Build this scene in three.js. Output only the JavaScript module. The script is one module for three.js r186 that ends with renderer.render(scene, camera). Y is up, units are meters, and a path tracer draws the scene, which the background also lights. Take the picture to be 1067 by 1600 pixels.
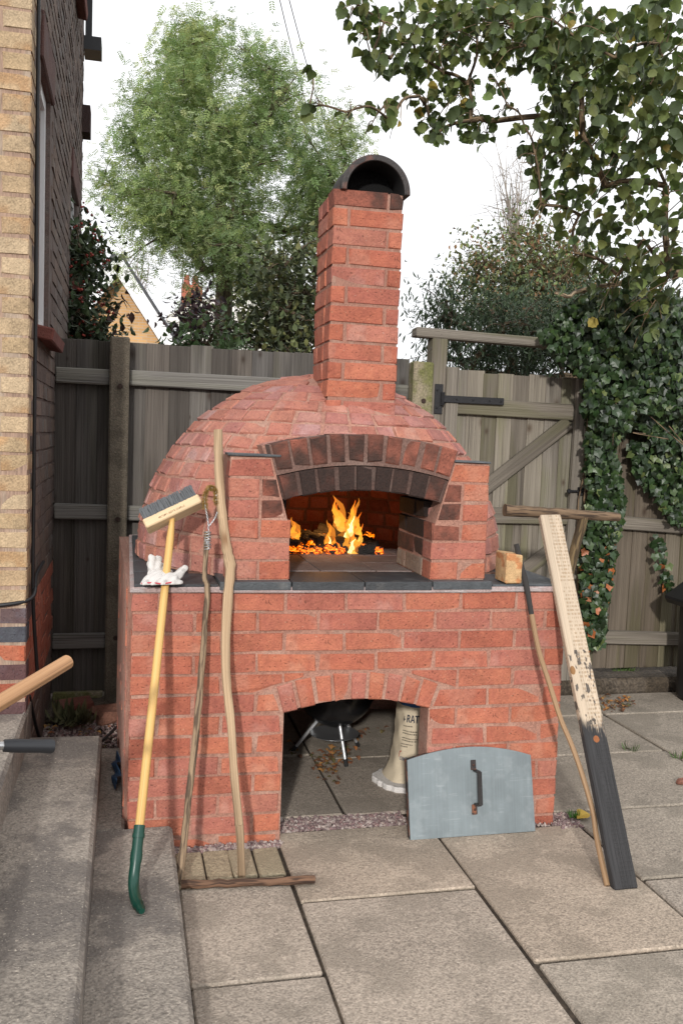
import * as THREE from 'three';
import { mergeGeometries } from 'three/addons/utils/BufferGeometryUtils.js';
import { MarchingCubes } from 'three/addons/objects/MarchingCubes.js';

// ---------------------------------------------------------------- camera, sky, sun, exposure
const scene = new THREE.Scene();
const camera = new THREE.PerspectiveCamera(58.63, 682 / 1024, 0.05, 600);
camera.rotation.order = 'YXZ';
camera.position.set(-0.0286, 1.4680, 3.2242);
camera.rotation.set(-0.08285, -0.23365, 0.0378);
camera.updateMatrixWorld(true);
const renderer = new THREE.WebGLRenderer({ antialias: true });
renderer.setSize(682, 1024);
renderer.toneMapping = THREE.LinearToneMapping;
renderer.toneMappingExposure = 1.2;
renderer.shadowMap.enabled = true;
renderer.shadowMap.type = THREE.PCFSoftShadowMap;
// overcast white sky, brighter towards the veiled low sun behind the camera
const SUN = new THREE.Vector3(-0.30, 0.37, 1).normalize();
{
  const W = 128, H = 64, data = new Float32Array(W * H * 4);
  for (let j = 0; j < H; j++) for (let i = 0; i < W; i++) {
    const el = ((j + 0.5) / H - 0.5) * Math.PI, az = ((i + 0.5) / W - 0.5) * 2 * Math.PI;
    const d = new THREE.Vector3(Math.cos(el) * Math.cos(az), Math.sin(el), Math.cos(el) * Math.sin(az));
    const c = Math.max(0, d.dot(SUN));
    const up = Math.max(0, Math.sin(el));
    const k = (1.0 + 0.12 * up + 0.25 * Math.pow(c, 6)) * (el < -0.02 ? 0.35 : 1);
    const o = (j * W + i) * 4;
    data[o] = k * 0.985; data[o + 1] = k * 0.995; data[o + 2] = k * 1.02; data[o + 3] = 1;
  }
  const t = new THREE.DataTexture(data, W, H, THREE.RGBAFormat, THREE.FloatType);
  t.mapping = THREE.EquirectangularReflectionMapping; t.magFilter = t.minFilter = THREE.LinearFilter; t.needsUpdate = true;
  scene.background = t; scene.environment = t;
}
const sun = new THREE.DirectionalLight(new THREE.Color(1, 0.965, 0.92), 2.3);
sun.position.copy(SUN).multiplyScalar(20); sun.target.position.set(0.8, 0.8, -0.5);
sun.position.add(sun.target.position);
sun.castShadow = true; sun.shadow.radius = 5; sun.shadow.mapSize.set(4096, 4096);
Object.assign(sun.shadow.camera, { left: -9, right: 9, top: 9, bottom: -9, near: 1, far: 60 });
scene.add(sun, sun.target);

// ---------------------------------------------------------------- helpers
function mulberry(a) { return () => { a |= 0; a = a + 0x6D2B79F5 | 0; let t = Math.imul(a ^ a >>> 15, 1 | a); t = t + Math.imul(t ^ t >>> 7, 61 | t) ^ t; return ((t ^ t >>> 14) >>> 0) / 4294967296; }; }
let R = mulberry(7);
const rr = (a, b) => a + (b - a) * R();
const pick = a => a[Math.floor(R() * a.length)];
const V = (x, y, z) => new THREE.Vector3(x, y, z);
const PX = 1424.75;                                        // pixels (of the 1067 x 1600 photograph) per unit at depth one
const CM = camera.matrixWorld.clone();
function ray(u, v) { return V((u - 533.5) / PX, -(v - 800) / PX, -1).transformDirection(CM).multiplyScalar(Math.hypot((u - 533.5) / PX, (v - 800) / PX, 1)); }
function at(u, v, ax, val) { const d = ray(u, v), c = camera.position; return d.multiplyScalar((val - c.getComponent(ax)) / d.getComponent(ax)).add(c); }
function deep(u, v, dist) { return ray(u, v).multiplyScalar(dist).add(camera.position); }

const used = new Map();
function numbered(n) { const k = used.get(n) ?? 0; used.set(n, k + 1); return k ? `${n}_${String(k).padStart(3, '0')}` : n; }
function tag(o, label, category, group) { o.userData.label = label; o.userData.category = category; if (group) o.userData.group = group; return o; }
function thing(name, label, category, pos = [0, 0, 0], group) {
  const o = new THREE.Group(); o.name = numbered(name); o.position.set(...pos); scene.add(o); return tag(o, label, category, group);
}
function part(name, geo, mat, parent, pos, kind) {
  const m = new THREE.Mesh(geo, mat); m.name = name; if (pos) m.position.set(...pos);
  m.castShadow = m.receiveShadow = true; parent.add(m); if (kind) m.userData.kind = kind; return m;
}
function solo(name, geo, mat, label, category, pos, group) { const m = part(numbered(name), geo, mat, scene, pos); return tag(m, label, category, group); }
function struct(name, geo, mat, pos) { const m = part(name, geo, mat, scene, pos); m.userData.kind = 'structure'; return m; }

// geometry from triangles, flat normals, uv in metres from the dominant direction (v runs along axis `long`)
function fromTris(T, long = 1, off = [0, 0]) {
  const P = [], N = [], U = [];
  for (const [a, b, c] of T) {
    const ux = b[0] - a[0], uy = b[1] - a[1], uz = b[2] - a[2], vx = c[0] - a[0], vy = c[1] - a[1], vz = c[2] - a[2];
    let n = [uy * vz - uz * vy, uz * vx - ux * vz, ux * vy - uy * vx]; const l = Math.hypot(...n) || 1; n = n.map(k => k / l);
    const m = n.map(Math.abs), dom = m[0] > m[1] && m[0] > m[2] ? 0 : m[1] > m[2] ? 1 : 2;
    const rest = [0, 1, 2].filter(k => k !== dom); let [i, j] = rest; if (i === long) [i, j] = [j, i];
    for (const p of [a, b, c]) { P.push(...p); N.push(...n); U.push(p[i] + off[0], p[j] + off[1]); }
  }
  const g = new THREE.BufferGeometry();
  g.setAttribute('position', new THREE.Float32BufferAttribute(P, 3)); g.setAttribute('normal', new THREE.Float32BufferAttribute(N, 3)); g.setAttribute('uv', new THREE.Float32BufferAttribute(U, 2));
  return g;
}
function outward(T, c = [0, 0, 0]) {
  return T.map(([a, b, d]) => {
    const n = V(b[0] - a[0], b[1] - a[1], b[2] - a[2]).cross(V(d[0] - a[0], d[1] - a[1], d[2] - a[2]));
    const m = V((a[0] + b[0] + d[0]) / 3 - c[0], (a[1] + b[1] + d[1]) / 3 - c[1], (a[2] + b[2] + d[2]) / 3 - c[2]);
    return n.dot(m) < 0 ? [a, d, b] : [a, b, d];
  });
}
// chamfered box, centred; jit roughens its corners
function cbox(w, h, d, b = 0.003, long = 1, jit = 0) {
  const c = {}, T = [];
  for (const sx of [-1, 1]) for (const sy of [-1, 1]) for (const sz of [-1, 1]) {
    const jx = rr(-jit, jit), jy = rr(-jit, jit), jz = rr(-jit, jit);
    c[[sx, sy, sz]] = [[sx * w / 2 + jx, sy * (h / 2 - b) + jy, sz * (d / 2 - b) + jz], [sx * (w / 2 - b) + jx, sy * h / 2 + jy, sz * (d / 2 - b) + jz], [sx * (w / 2 - b) + jx, sy * (h / 2 - b) + jy, sz * d / 2 + jz]];
    T.push(c[[sx, sy, sz]]);
  }
  const quad = (a, b2, c2, d2) => T.push([a, b2, c2], [a, c2, d2]);
  const S = [[-1, -1], [1, -1], [1, 1], [-1, 1]];
  for (let ax = 0; ax < 3; ax++) for (const s of [-1, 1]) {
    const k = S.map(([p, q]) => { const v = [p, q]; v.splice(ax, 0, s); return c[v][ax]; }); quad(...k);
  }
  for (let ax = 0; ax < 3; ax++) for (const [p, q] of S) {          // edge along axis ax
    const v0 = [p, q], v1 = [p, q]; v0.splice(ax, 0, -1); v1.splice(ax, 0, 1);
    const o = [0, 1, 2].filter(k => k !== ax);
    quad(c[v0][o[0]], c[v1][o[0]], c[v1][o[1]], c[v0][o[1]]);
  }
  return fromTris(outward(T), long, [R() * 3, R() * 3]);
}
// brick: polygon in x-y (counter-clockwise), front at z = 0 with chamfered arrises, going back to -depth
function polyBrick(pts, depth, b = 0.0045, jit = 0.0022) {
  const n = pts.length, cx = pts.reduce((s, p) => s + p[0], 0) / n, cy = pts.reduce((s, p) => s + p[1], 0) / n, T = [];
  const zt = [rr(-jit, jit), rr(-jit, jit)];
  const O = pts.map(p => [p[0] + rr(-jit, jit), p[1] + rr(-jit, jit)]);
  const F = O.map(p => { const dx = cx - p[0], dy = cy - p[1], l = Math.hypot(dx, dy) || 1; const k = Math.min(0.4, b * 1.3 / l); return [p[0] + dx * k, p[1] + dy * k, zt[0] * Math.sign(-dx) + zt[1] * Math.sign(-dy) + rr(-jit, jit) * 0.4]; });
  const C = [cx, cy, rr(0, 0.0012)];
  if (R() < 0.35) { const i = Math.floor(R() * n), k = rr(0.03, 0.09), q = p => { p[0] += (cx - p[0]) * k * 0.6; p[1] += (cy - p[1]) * k * 2; }; q(O[i]); q(F[i]); F[i][2] -= 0.003; }   // chipped corner
  for (let i = 0; i < n; i++) {
    const j = (i + 1) % n, o1 = [O[i][0], O[i][1], -b], o2 = [O[j][0], O[j][1], -b], k1 = [O[i][0], O[i][1], -depth], k2 = [O[j][0], O[j][1], -depth];
    if (n === 4) T.push([C, F[i], F[j]]);
    T.push([F[i], o1, o2], [F[i], o2, F[j]], [o1, k1, k2], [o1, k2, o2]);
  }
  if (n !== 4) for (let i = 1; i < n - 1; i++) T.push([F[0], F[i], F[i + 1]]);
  return fromTris(T, 1, [R() * 3, R() * 3]);
}
const rect = (w, h) => [[-w / 2, -h / 2], [w / 2, -h / 2], [w / 2, h / 2], [-w / 2, h / 2]];
function clip(pts, nx, ny, c) {                                    // keeps nx x + ny y >= c
  const out = [];
  for (let i = 0; i < pts.length; i++) {
    const a = pts[i], b = pts[(i + 1) % pts.length], da = nx * a[0] + ny * a[1] - c, db = nx * b[0] + ny * b[1] - c;
    if (da >= 0) out.push(a);
    if (da * db < 0) { const t = da / (da - db); out.push([a[0] + (b[0] - a[0]) * t, a[1] + (b[1] - a[1]) * t]); }
  }
  return out;
}
const brickCache = new Map();
function stockBrick(w, h, d, b = 0.0045, jit = 0.0022) {            // a few variants per size, shared
  const k = [w.toFixed(3), h.toFixed(3), d.toFixed(3)].join(); if (!brickCache.has(k)) brickCache.set(k, []);
  const l = brickCache.get(k); if (l.length < 8) { const g = polyBrick(rect(w, h), d, b, jit); l.push(g); return g; }
  return pick(l);
}
// limb: tapered round stick through points with a radius at each
function limb(pts, rad, sides = 8, rough = 0, closed = true) {
  const P = [], N = [], U = [], I = []; let len = 0, prev = null, ref = V(0.31, 0.2, 0.93).normalize();
  for (let i = 0; i < pts.length; i++) {
    const p = pts[i], t = (pts[Math.min(i + 1, pts.length - 1)].clone().sub(pts[Math.max(i - 1, 0)])).normalize();
    let a = ref.clone().sub(t.clone().multiplyScalar(ref.dot(t))); if (a.length() < 0.05) a = V(1, 0, 0).sub(t.clone().multiplyScalar(t.x)); a.normalize(); ref = a;
    const b = t.clone().cross(a); if (prev) len += p.distanceTo(prev); prev = p;
    for (let k = 0; k <= sides; k++) {
      const th = k / sides * Math.PI * 2, r = rad[i] * (1 + (k % sides ? rr(-rough, rough) : 0));
      const n = a.clone().multiplyScalar(Math.cos(th)).addScaledVector(b, Math.sin(th));
      P.push(p.x + n.x * r, p.y + n.y * r, p.z + n.z * r); N.push(n.x, n.y, n.z); U.push(k / sides * 2 * Math.PI * rad[0], len);
    }
  }
  const s = sides + 1;
  for (let i = 0; i < pts.length - 1; i++) for (let k = 0; k < sides; k++) { const q = i * s + k; I.push(q, q + 1, q + s, q + 1, q + s + 1, q + s); }
  if (closed) for (const e of [0, pts.length - 1]) {
    const c = P.length / 3, p = pts[e], t = pts[e ? e - 1 : 1].clone().sub(p).normalize().negate();
    P.push(p.x, p.y, p.z); N.push(t.x, t.y, t.z); U.push(0, 0);
    for (let k = 0; k <= sides; k++) { const o = (e * s + k) * 3; P.push(P[o], P[o + 1], P[o + 2]); N.push(t.x, t.y, t.z); U.push(Math.cos(k / sides * 6.283) * rad[e], Math.sin(k / sides * 6.283) * rad[e]); }
    for (let k = 0; k < sides; k++) e ? I.push(c, c + 1 + k, c + 2 + k) : I.push(c, c + 2 + k, c + 1 + k);
  }
  const g = new THREE.BufferGeometry();
  g.setAttribute('position', new THREE.Float32BufferAttribute(P, 3)); g.setAttribute('normal', new THREE.Float32BufferAttribute(N, 3)); g.setAttribute('uv', new THREE.Float32BufferAttribute(U, 2)); g.setIndex(I);
  return g;
}
function smooth(ctrl, n = 16) { return new THREE.CatmullRomCurve3(ctrl, false, 'centripetal').getPoints(n); }
function stick(ctrl, r0, r1, n = 16, sides = 9, wob = 0, rough = 0.05) {
  const p = smooth(ctrl, n); p.forEach((q, i) => { if (i && i < n) q.add(V(rr(-wob, wob), rr(-wob, wob), rr(-wob, wob))); });
  return limb(p, p.map((_, i) => (r0 + (r1 - r0) * i / n) * (1 + rr(-rough, rough))), sides, rough);
}
function merged(list) { const l = list.map(g => g.index ? g.toNonIndexed() : g); return mergeGeometries(l); }
function tint(g, c) { const n = g.attributes.position.count, a = new Float32Array(n * 3); for (let i = 0; i < n; i++) a.set([c.r, c.g, c.b], i * 3); g.setAttribute('color', new THREE.BufferAttribute(a, 3)); return g; }
function extrude(shape, depth, z0, seg = 24) { const g = new THREE.ExtrudeGeometry(shape, { depth, bevelEnabled: false, curveSegments: seg }); g.translate(0, 0, z0); return g; }

// ---------------------------------------------------------------- noise and textures
function lattice(seed, n) { const r = mulberry(seed), a = new Float32Array(n * n); for (let i = 0; i < n * n; i++) a[i] = r(); return a; }
function vnoise(seed) {
  const cache = {};
  return (x, y, nx, ny = nx) => {                                 // x, y in 0..1, nx cells across, tileable
    const n = Math.max(nx, ny), L = cache[n] ?? (cache[n] = lattice(seed + n * 13, n));
    const fx = x * nx, fy = y * ny, ix = Math.floor(fx), iy = Math.floor(fy); let tx = fx - ix, ty = fy - iy;
    tx = tx * tx * (3 - 2 * tx); ty = ty * ty * (3 - 2 * ty);
    const g = (i, j) => L[((j % ny + ny) % ny) * n + ((i % nx + nx) % nx)];
    const a = g(ix, iy), b = g(ix + 1, iy), c = g(ix, iy + 1), d = g(ix + 1, iy + 1);
    return (a + (b - a) * tx) * (1 - ty) + (c + (d - c) * tx) * ty;
  };
}
function fbm(f, x, y, n, o, ny = n) { let s = 0, w = 0.5, t = 0; for (let k = 0; k < o; k++) { s += w * f(x, y, n, ny); t += w; w *= 0.55; n *= 2; ny *= 2; } return s / t; }
const toS = c => { c = Math.min(1, Math.max(0, c)); return 255 * (c <= 0.0031308 ? 12.92 * c : 1.055 * Math.pow(c, 1 / 2.4) - 0.055); };
function tex(size, metres, fn, srgb = true, h = size, metresV = metres) {
  const d = new Uint8Array(size * h * 4);
  for (let j = 0; j < h; j++) for (let i = 0; i < size; i++) {
    const c = fn((i + 0.5) / size, (j + 0.5) / h), o = (j * size + i) * 4;
    for (let k = 0; k < 3; k++) { const v = Array.isArray(c) ? c[k] : c; d[o + k] = srgb ? toS(v) : Math.min(255, Math.max(0, v * 255)); }
    d[o + 3] = 255;
  }
  const t = new THREE.DataTexture(d, size, h); t.wrapS = t.wrapT = THREE.RepeatWrapping; t.magFilter = THREE.LinearFilter; t.minFilter = THREE.LinearMipmapLinearFilter; t.generateMipmaps = true;
  if (srgb) t.colorSpace = THREE.SRGBColorSpace; t.repeat.set(1 / metres, 1 / metresV); t.anisotropy = 8; t.needsUpdate = true; return t;
}
const mix = (a, b, t) => Array.isArray(a) ? a.map((v, i) => v + (b[i] - v) * t) : a + (b - a) * t;
const sst = (a, b, x) => { x = Math.min(1, Math.max(0, (x - a) / (b - a))); return x * x * (3 - 2 * x); };
const n1 = vnoise(11), n2 = vnoise(29), n3 = vnoise(53), n4 = vnoise(97);
const rgb = (r, g, b) => new THREE.Color().setRGB(r, g, b);
function mat(color, o = {}) { return new THREE.MeshStandardMaterial({ color: Array.isArray(color) ? rgb(...color) : color, roughness: 0.9, ...o }); }

// brick faces: dragged, pitted sand-faced clay with lime specks and dusty mortar smears
const brickMap = tex(512, 0.55, (x, y) => {
  const a = fbm(n1, x, y, 6, 4), b = fbm(n2, x, y, 24, 3), g = fbm(n3, x, y, 96, 2), smear = sst(0.56, 0.74, fbm(n4, x, y, 5, 4));
  const speck = sst(0.93, 0.97, n4(x, y, 128)) * sst(0.45, 0.6, n2(x, y, 20));
  let k = 0.66 + 0.32 * a + 0.26 * (b - 0.5) + 0.26 * (g - 0.5); k *= 1 - 0.5 * sst(0.86, 0.95, n2(x, y, 110));
  let c = [k, k * (0.97 + 0.1 * (b - 0.5)), k * 0.97];
  c = mix(c, [1.0, 1.5, 1.75], smear * 0.34 * (0.5 + g)); return mix(c, [1.05, 2.4, 3.2], speck * 0.8).map(v => v * 0.55);
});
const brickBump = tex(512, 0.55, (x, y) => 0.45 * fbm(n1, x, y, 9, 3) + 0.35 * fbm(n2, x, y, 30, 3) + 0.3 * n3(x, y, 120) - 0.25 * sst(0.84, 0.95, n2(x, y, 110)), false);
function brickMat(r, g, b, o = {}) { return mat([r / 0.55, g / 0.55, b / 0.55], { map: brickMap, bumpMap: brickBump, bumpScale: 0.005, roughness: 0.92, ...o }); }
const BRICK = [[.45, .148, .088], [.42, .130, .078], [.48, .165, .098], [.44, .145, .090], [.40, .130, .088], [.45, .175, .120], [.42, .152, .108], [.47, .156, .088], [.43, .134, .078]];
const RED = BRICK.map(c => brickMat(...c));
const PINK = BRICK.map(c => brickMat(c[0] * 0.98, c[1] * 1.18 + 0.008, c[2] * 1.35 + 0.012));      // dome bricks, dusted with mortar
const brickVC = mat([1 / 0.55, 1 / 0.55, 1 / 0.55], { map: brickMap, bumpMap: brickBump, bumpScale: 0.005, vertexColors: true });
// soot: blotches of carbon over the clay, with ragged outlines
const sootMap = (amt, seed) => tex(256, 0.33, (x, y) => {
  const f = vnoise(seed), a = fbm(f, x, y, 4, 5), g = fbm(n3, x, y, 60, 2), s = 0.86 * sst(amt - 0.32, amt + 0.22, a + 0.25 * (g - 0.5));
  const k = 0.7 + 0.6 * (g - 0.5) + 0.4 * (fbm(n1, x, y, 12, 3) - 0.5);
  return mix([0.33 * k, 0.105 * k, 0.066 * k], [0.030 * k + .006, 0.021 * k + .005, 0.016 * k + .004], s);
});
const soot = [0.66, 0.52, 0.38, 0.22].map((a, i) => mat([1, 0.95, 0.75, 0.5].slice(i, i + 1).flatMap(v => [v, v, v]), { map: sootMap(a, 301 + i * 7), bumpMap: brickBump, bumpScale: 0.005 }));
const blackSoot = mat([0.3, 0.3, 0.3], { map: sootMap(0.16, 351), bumpMap: brickBump, bumpScale: 0.005 }), ashBrick = brickMat(.30, .215, .16);
const mortarMap = tex(512, 0.5, (x, y) => {
  const a = fbm(n1, x, y, 8, 4), g = fbm(n3, x, y, 90, 2), st = sst(0.5, 0.7, fbm(n2, x, y, 6, 3));
  const k = 0.75 + 0.3 * (a - 0.5) + 0.5 * (g - 0.5); return mix([0.44 * k, 0.225 * k, 0.165 * k], [0.49 * k, 0.285 * k, 0.215 * k], st);
});
const grit = tex(256, 0.25, (x, y) => 0.5 * fbm(n3, x, y, 40, 3) + 0.5 * n2(x, y, 90), false);
const mortar = mat([1, 1, 1], { map: mortarMap, bumpMap: grit, bumpScale: 0.003, roughness: 1 });
const sootMortar = mat([0.48, 0.55, 0.6], { map: mortarMap, bumpMap: grit, bumpScale: 0.003, roughness: 1 });
const cement = mat([1.0, 1.48, 1.9], { map: mortarMap, bumpMap: grit, bumpScale: 0.002, roughness: 1 });
// exposed aggregate concrete
function concreteMap(base, dark, amt, size = 1.1, stain = 0.5, px = 1024) {
  return tex(px, size, (x, y) => {
    const big = fbm(n1, x, y, 4, 5), st = fbm(n2, x, y, 7, 5), g = n3(x, y, 256), g2 = n4(x, y, 160), p = n2(x, y, 320);
    let k = 0.8 + 0.35 * (big - 0.5) + 0.42 * (g - 0.5) + 0.32 * (g2 - 0.5);
    let c = base.map(v => v * k); c = mix(c, dark, amt * sst(stain, stain + 0.16, st) * (0.55 + 0.45 * g2));
    c = mix(c, [0.62, 0.55, 0.45], 0.55 * sst(0.86, 0.95, p)); return mix(c, dark.map(v => v * 0.7), 0.6 * sst(0.86, 0.96, n1(x, y, 300)));
  });
}
const concBump = tex(1024, 1.1, (x, y) => 0.45 * n3(x, y, 256) + 0.35 * n4(x, y, 160) + 0.3 * fbm(n1, x, y, 12, 3), false);
const pavingMap = concreteMap([0.43, 0.36, 0.29], [0.19, 0.16, 0.125], 0.6, 1.1, 0.48);
const PAVE = [[1, 1, 1], [0.93, 0.94, 0.95], [1.05, 1.02, 0.98], [0.88, 0.9, 0.9], [0.98, 1, 1.03]].map(c => mat(c, { map: pavingMap, bumpMap: concBump, bumpScale: 0.0028, roughness: 0.95 }));
const stepMap = concreteMap([0.33, 0.29, 0.245], [0.085, 0.075, 0.07], 0.8, 1.3, 0.47);
const stepMat = mat([1, 1, 1], { map: stepMap, bumpMap: concBump, bumpScale: 0.004, roughness: 0.95 });
const postMat = mat([0.55, 0.52, 0.47], { map: concreteMap([0.36, 0.32, 0.26], [0.10, 0.09, 0.07], 0.6, 0.7, 0.5, 512), bumpMap: concBump, bumpScale: 0.004 });
const mossMap = tex(256, 0.6, (x, y) => { const m = sst(0.42, 0.62, fbm(n2, x, y, 5, 5)), g = 0.7 + 0.6 * n3(x, y, 110); return mix([0.26 * g, 0.22 * g, 0.15 * g], [0.15 * g, 0.15 * g, 0.055 * g], m); });
const mossPost = mat([1, 1, 1], { map: mossMap, bumpMap: concBump, bumpScale: 0.004 });
// timber: grain runs along v
function woodMap(light, dark, o = {}) {
  const { px = 512, w = 0.6, l = 2.4, knots = 9, seed = 1, green = 0, grime = 0.5 } = o, f = vnoise(seed * 31 + 5), kr = mulberry(seed * 77), K = [];
  for (let i = 0; i < knots; i++) K.push([kr(), kr(), 0.5 + kr() * 0.7]);
  return tex(px, w, (x, y) => {
    let wx = x + 0.012 * (fbm(f, x, y, 3, 2) - 0.5), knot = 0;
    for (const [kx, ky, s] of K) { let dx = Math.abs(x - kx); dx = Math.min(dx, 1 - dx); let dy = Math.abs(y - ky); dy = Math.min(dy, 1 - dy); const r = Math.hypot(dx * w / 0.016, dy * l / 0.024) / s; knot = Math.max(knot, Math.exp(-r * r)); wx += 0.010 * Math.exp(-r * r / 8) * (x > kx ? 1 : -1); }
    const g1 = f(wx, y, 64, 4), g2 = f(wx, y, 256, 10), g3 = f(wx, y, 128, 2), gr = fbm(n2, x, y, 8, 4, 3), cr = sst(0.86, 0.93, f(wx, y, 200, 3));
    let t = 0.25 + 0.35 * g1 + 0.3 * g2 + 0.25 * g3 - 0.1; t = Math.min(1, Math.max(0, t));
    let c = mix(dark, light, t); c = mix(c, dark.map(v => v * 0.45), 0.75 * cr); c = mix(c, dark.map(v => v * 0.6), grime * sst(0.5, 0.72, gr));
    if (green) c = mix(c, [0.14, 0.145, 0.05], green * sst(0.52, 0.7, fbm(n4, x, y, 6, 4, 3)));
    return mix(c, [dark[0] * 0.75, dark[1] * 0.6, dark[2] * 0.5], knot * 0.9);
  }, true, px * 2, l);
}
const woodBump = (() => { const f = vnoise(400); return tex(512, 0.6, (x, y) => { const wx = x + 0.01 * fbm(n1, x, y, 3, 2); return 0.5 * f(wx, y, 128, 4) + 0.4 * f(wx, y, 256, 8) - 0.5 * sst(0.85, 0.93, f(wx, y, 200, 3)) + 0.2; }, false, 512, 2.4); })();
const W = (c, m) => mat(c, { map: m, bumpMap: woodBump, bumpScale: 0.004, roughness: 0.95 });
const fenceMap1 = woodMap([0.158, 0.148, 0.137], [0.054, 0.048, 0.044], { seed: 3, grime: 0.55, green: 0.08 }), gateMap = woodMap([0.285, 0.255, 0.212], [0.105, 0.088, 0.07], { seed: 5, green: 0.36, grime: 0.35 });
const FENCE = [[1, 1, 1], [0.78, 0.76, 0.73], [1.22, 1.2, 1.16], [0.64, 0.6, 0.56], [0.95, 0.92, 0.88], [1.1, 1.02, 0.94]].map(c => W(c, fenceMap1));
const RAIL = [[1.55, 1.58, 1.55], [1.4, 1.42, 1.4]].map(c => W(c, fenceMap1));
const GATE = [[0.95, 0.95, 0.95], [0.82, 0.8, 0.78], [1.05, 1.04, 1.0], [0.72, 0.7, 0.68]].map(c => W(c, gateMap));
const OLDF = [[0.62, 0.56, 0.5], [0.5, 0.44, 0.38], [0.7, 0.66, 0.58], [0.56, 0.54, 0.42]].map(c => W(c, gateMap));
const slateMap = tex(256, 0.4, (x, y) => { const k = 0.8 + 0.6 * (fbm(n1, x, y, 5, 5) - 0.5) + 0.25 * (n3(x, y, 60) - 0.5); return mix([0.075 * k, 0.083 * k, 0.09 * k], [0.17 * k, 0.17 * k, 0.165 * k], 0.5 * sst(0.55, 0.75, fbm(n2, x, y, 6, 4))); });
const slate = mat([1, 1, 1], { map: slateMap, bumpMap: grit, bumpScale: 0.0015, roughness: 0.55 });
const slateDark = mat([0.62, 0.6, 0.6], { map: slateMap, bumpMap: grit, bumpScale: 0.0015, roughness: 0.6 });
const barkMap = tex(256, 0.25, (x, y) => { const a = fbm(n1, x, y, 10, 4, 3), b = fbm(n2, x, y, 30, 3, 8); const k = 0.6 + 0.8 * a; return mix([0.30 * k, 0.235 * k, 0.165 * k], [0.10 * k, 0.075 * k, 0.055 * k], sst(0.45, 0.65, b)); }, true, 256, 0.6);
const barkBump = tex(256, 0.25, (x, y) => fbm(n2, x, y, 30, 3, 8) * 0.7 + 0.3 * fbm(n1, x, y, 10, 3, 3), false, 256, 0.6);
const bark = c => mat(c, { map: barkMap, bumpMap: barkBump, bumpScale: 0.004 });

// ================================================================ the setting: ground, patio, steps
const G0 = -0.03;                                          // top of the paving
const soilMap = tex(512, 1.2, (x, y) => { const a = fbm(n1, x, y, 8, 5), g = n3(x, y, 128), k = 0.6 + 0.6 * (a - 0.5) + 0.6 * (g - 0.5); return mix([0.10 * k, 0.075 * k, 0.05 * k], [0.17 * k, 0.135 * k, 0.10 * k], sst(0.5, 0.7, fbm(n2, x, y, 10, 4))); });
const soil = mat([1, 1, 1], { map: soilMap, bumpMap: grit, bumpScale: 0.01, roughness: 1 });
{
  const g = new THREE.PlaneGeometry(500, 500); g.rotateX(-Math.PI / 2); const u = g.attributes.uv; for (let i = 0; i < u.count; i++) u.setXY(i, u.getX(i) * 500, u.getY(i) * 500);
  struct('ground', g, soil, [0, -0.075, 0]);
}
const patio = struct('patio', (() => { const g = cbox(4.6, 0.02, 6.6, 0.002, 0); return g; })(), mat([0.5, 0.47, 0.42], { map: soilMap, roughness: 1 }), [2.16, -0.052, 1.62]);
function slab(x0, x1, z0, z1, tone, name = 'paving_slab', m) {
  const g = 0.004, jx = rr(-0.003, 0.003);
  const geo = cbox(x1 - x0 - g * 2, 0.045, z1 - z0 - g * 2, 0.005, 2, 0.002);
  const s = part(name, geo, m ?? PAVE[tone ?? Math.floor(R() * PAVE.length)], patio, [(x0 + x1) / 2 + jx - 2.16, G0 - 0.0225 + rr(-0.002, 0.002) + 0.052, (z0 + z1) / 2 - 1.62]);
  s.rotation.y = rr(-0.004, 0.004); s.rotation.x = rr(-0.002, 0.002); s.rotation.z = rr(-0.002, 0.002); return s;
}
R = mulberry(21);
for (const [x0, x1, z0, z1, t] of [
  [0.165, 0.537, 0.315, 0.857, 0], [0.165, 0.54, 0.864, 1.62, 1], [0.165, 0.54, 1.63, 2.4, 0],
  [0.540, 1.146, -0.062, 0.458, 2], [0.542, 1.14, 0.466, 1.26, 0], [0.542, 1.14, 1.27, 2.1, 1],
  [1.150, 1.742, 0.03, 0.902, 2], [1.152, 1.742, 0.91, 1.72, 3], [1.152, 1.742, 1.73, 2.5, 1],
  [1.75, 2.605, -0.075, 0.49, 3], [1.75, 2.605, 0.5, 1.25, 1], [1.75, 2.605, 1.26, 2.1, 3],
  [1.68, 2.605, -0.70, -0.085, 3], [1.68, 2.605, -1.29, -0.71, 3], [1.68, 2.605, -1.68, -1.30, 3],
  [2.613, 3.35, -0.53, 0.2, 1], [2.613, 3.35, -1.29, -0.54, 3], [2.613, 3.35, -1.68, -1.30, 3], [2.613, 3.35, 0.21, 1.0, 1], [3.36, 4.3, -1.29, -0.3, 1], [3.36, 4.3, -0.29, 0.6, 1],
  [0.10, 0.843, -0.86, -0.185, 1], [0.85, 1.58, -0.80, -0.175, 1], [0.10, 0.843, -1.54, -0.87, 3], [0.85, 1.58, -1.54, -0.81, 3],
]) slab(x0, x1, z0, z1, t);
const paver = [[0.30, 0.30, 0.25], [0.335, 0.335, 0.28], [0.285, 0.28, 0.23]].map(c => mat(c.map(v => v / 0.3), { map: pavingMap, bumpMap: grit, bumpScale: 0.003 }));
[[0.165, 0.264], [0.260, 0.354], [0.350, 0.440], [0.436, 0.535]].forEach(([a, b], i) => slab(a, b, 0.05, 0.265, 0, 'block_paver', paver[(i * 2) % 3]));
for (const [x, w] of [[0.215, 0.12], [0.34, 0.11], [0.46, 0.13]]) slab(x - w / 2, x + w / 2, 0.268, 0.312, 0, 'block_paver', paver[1]);

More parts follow.
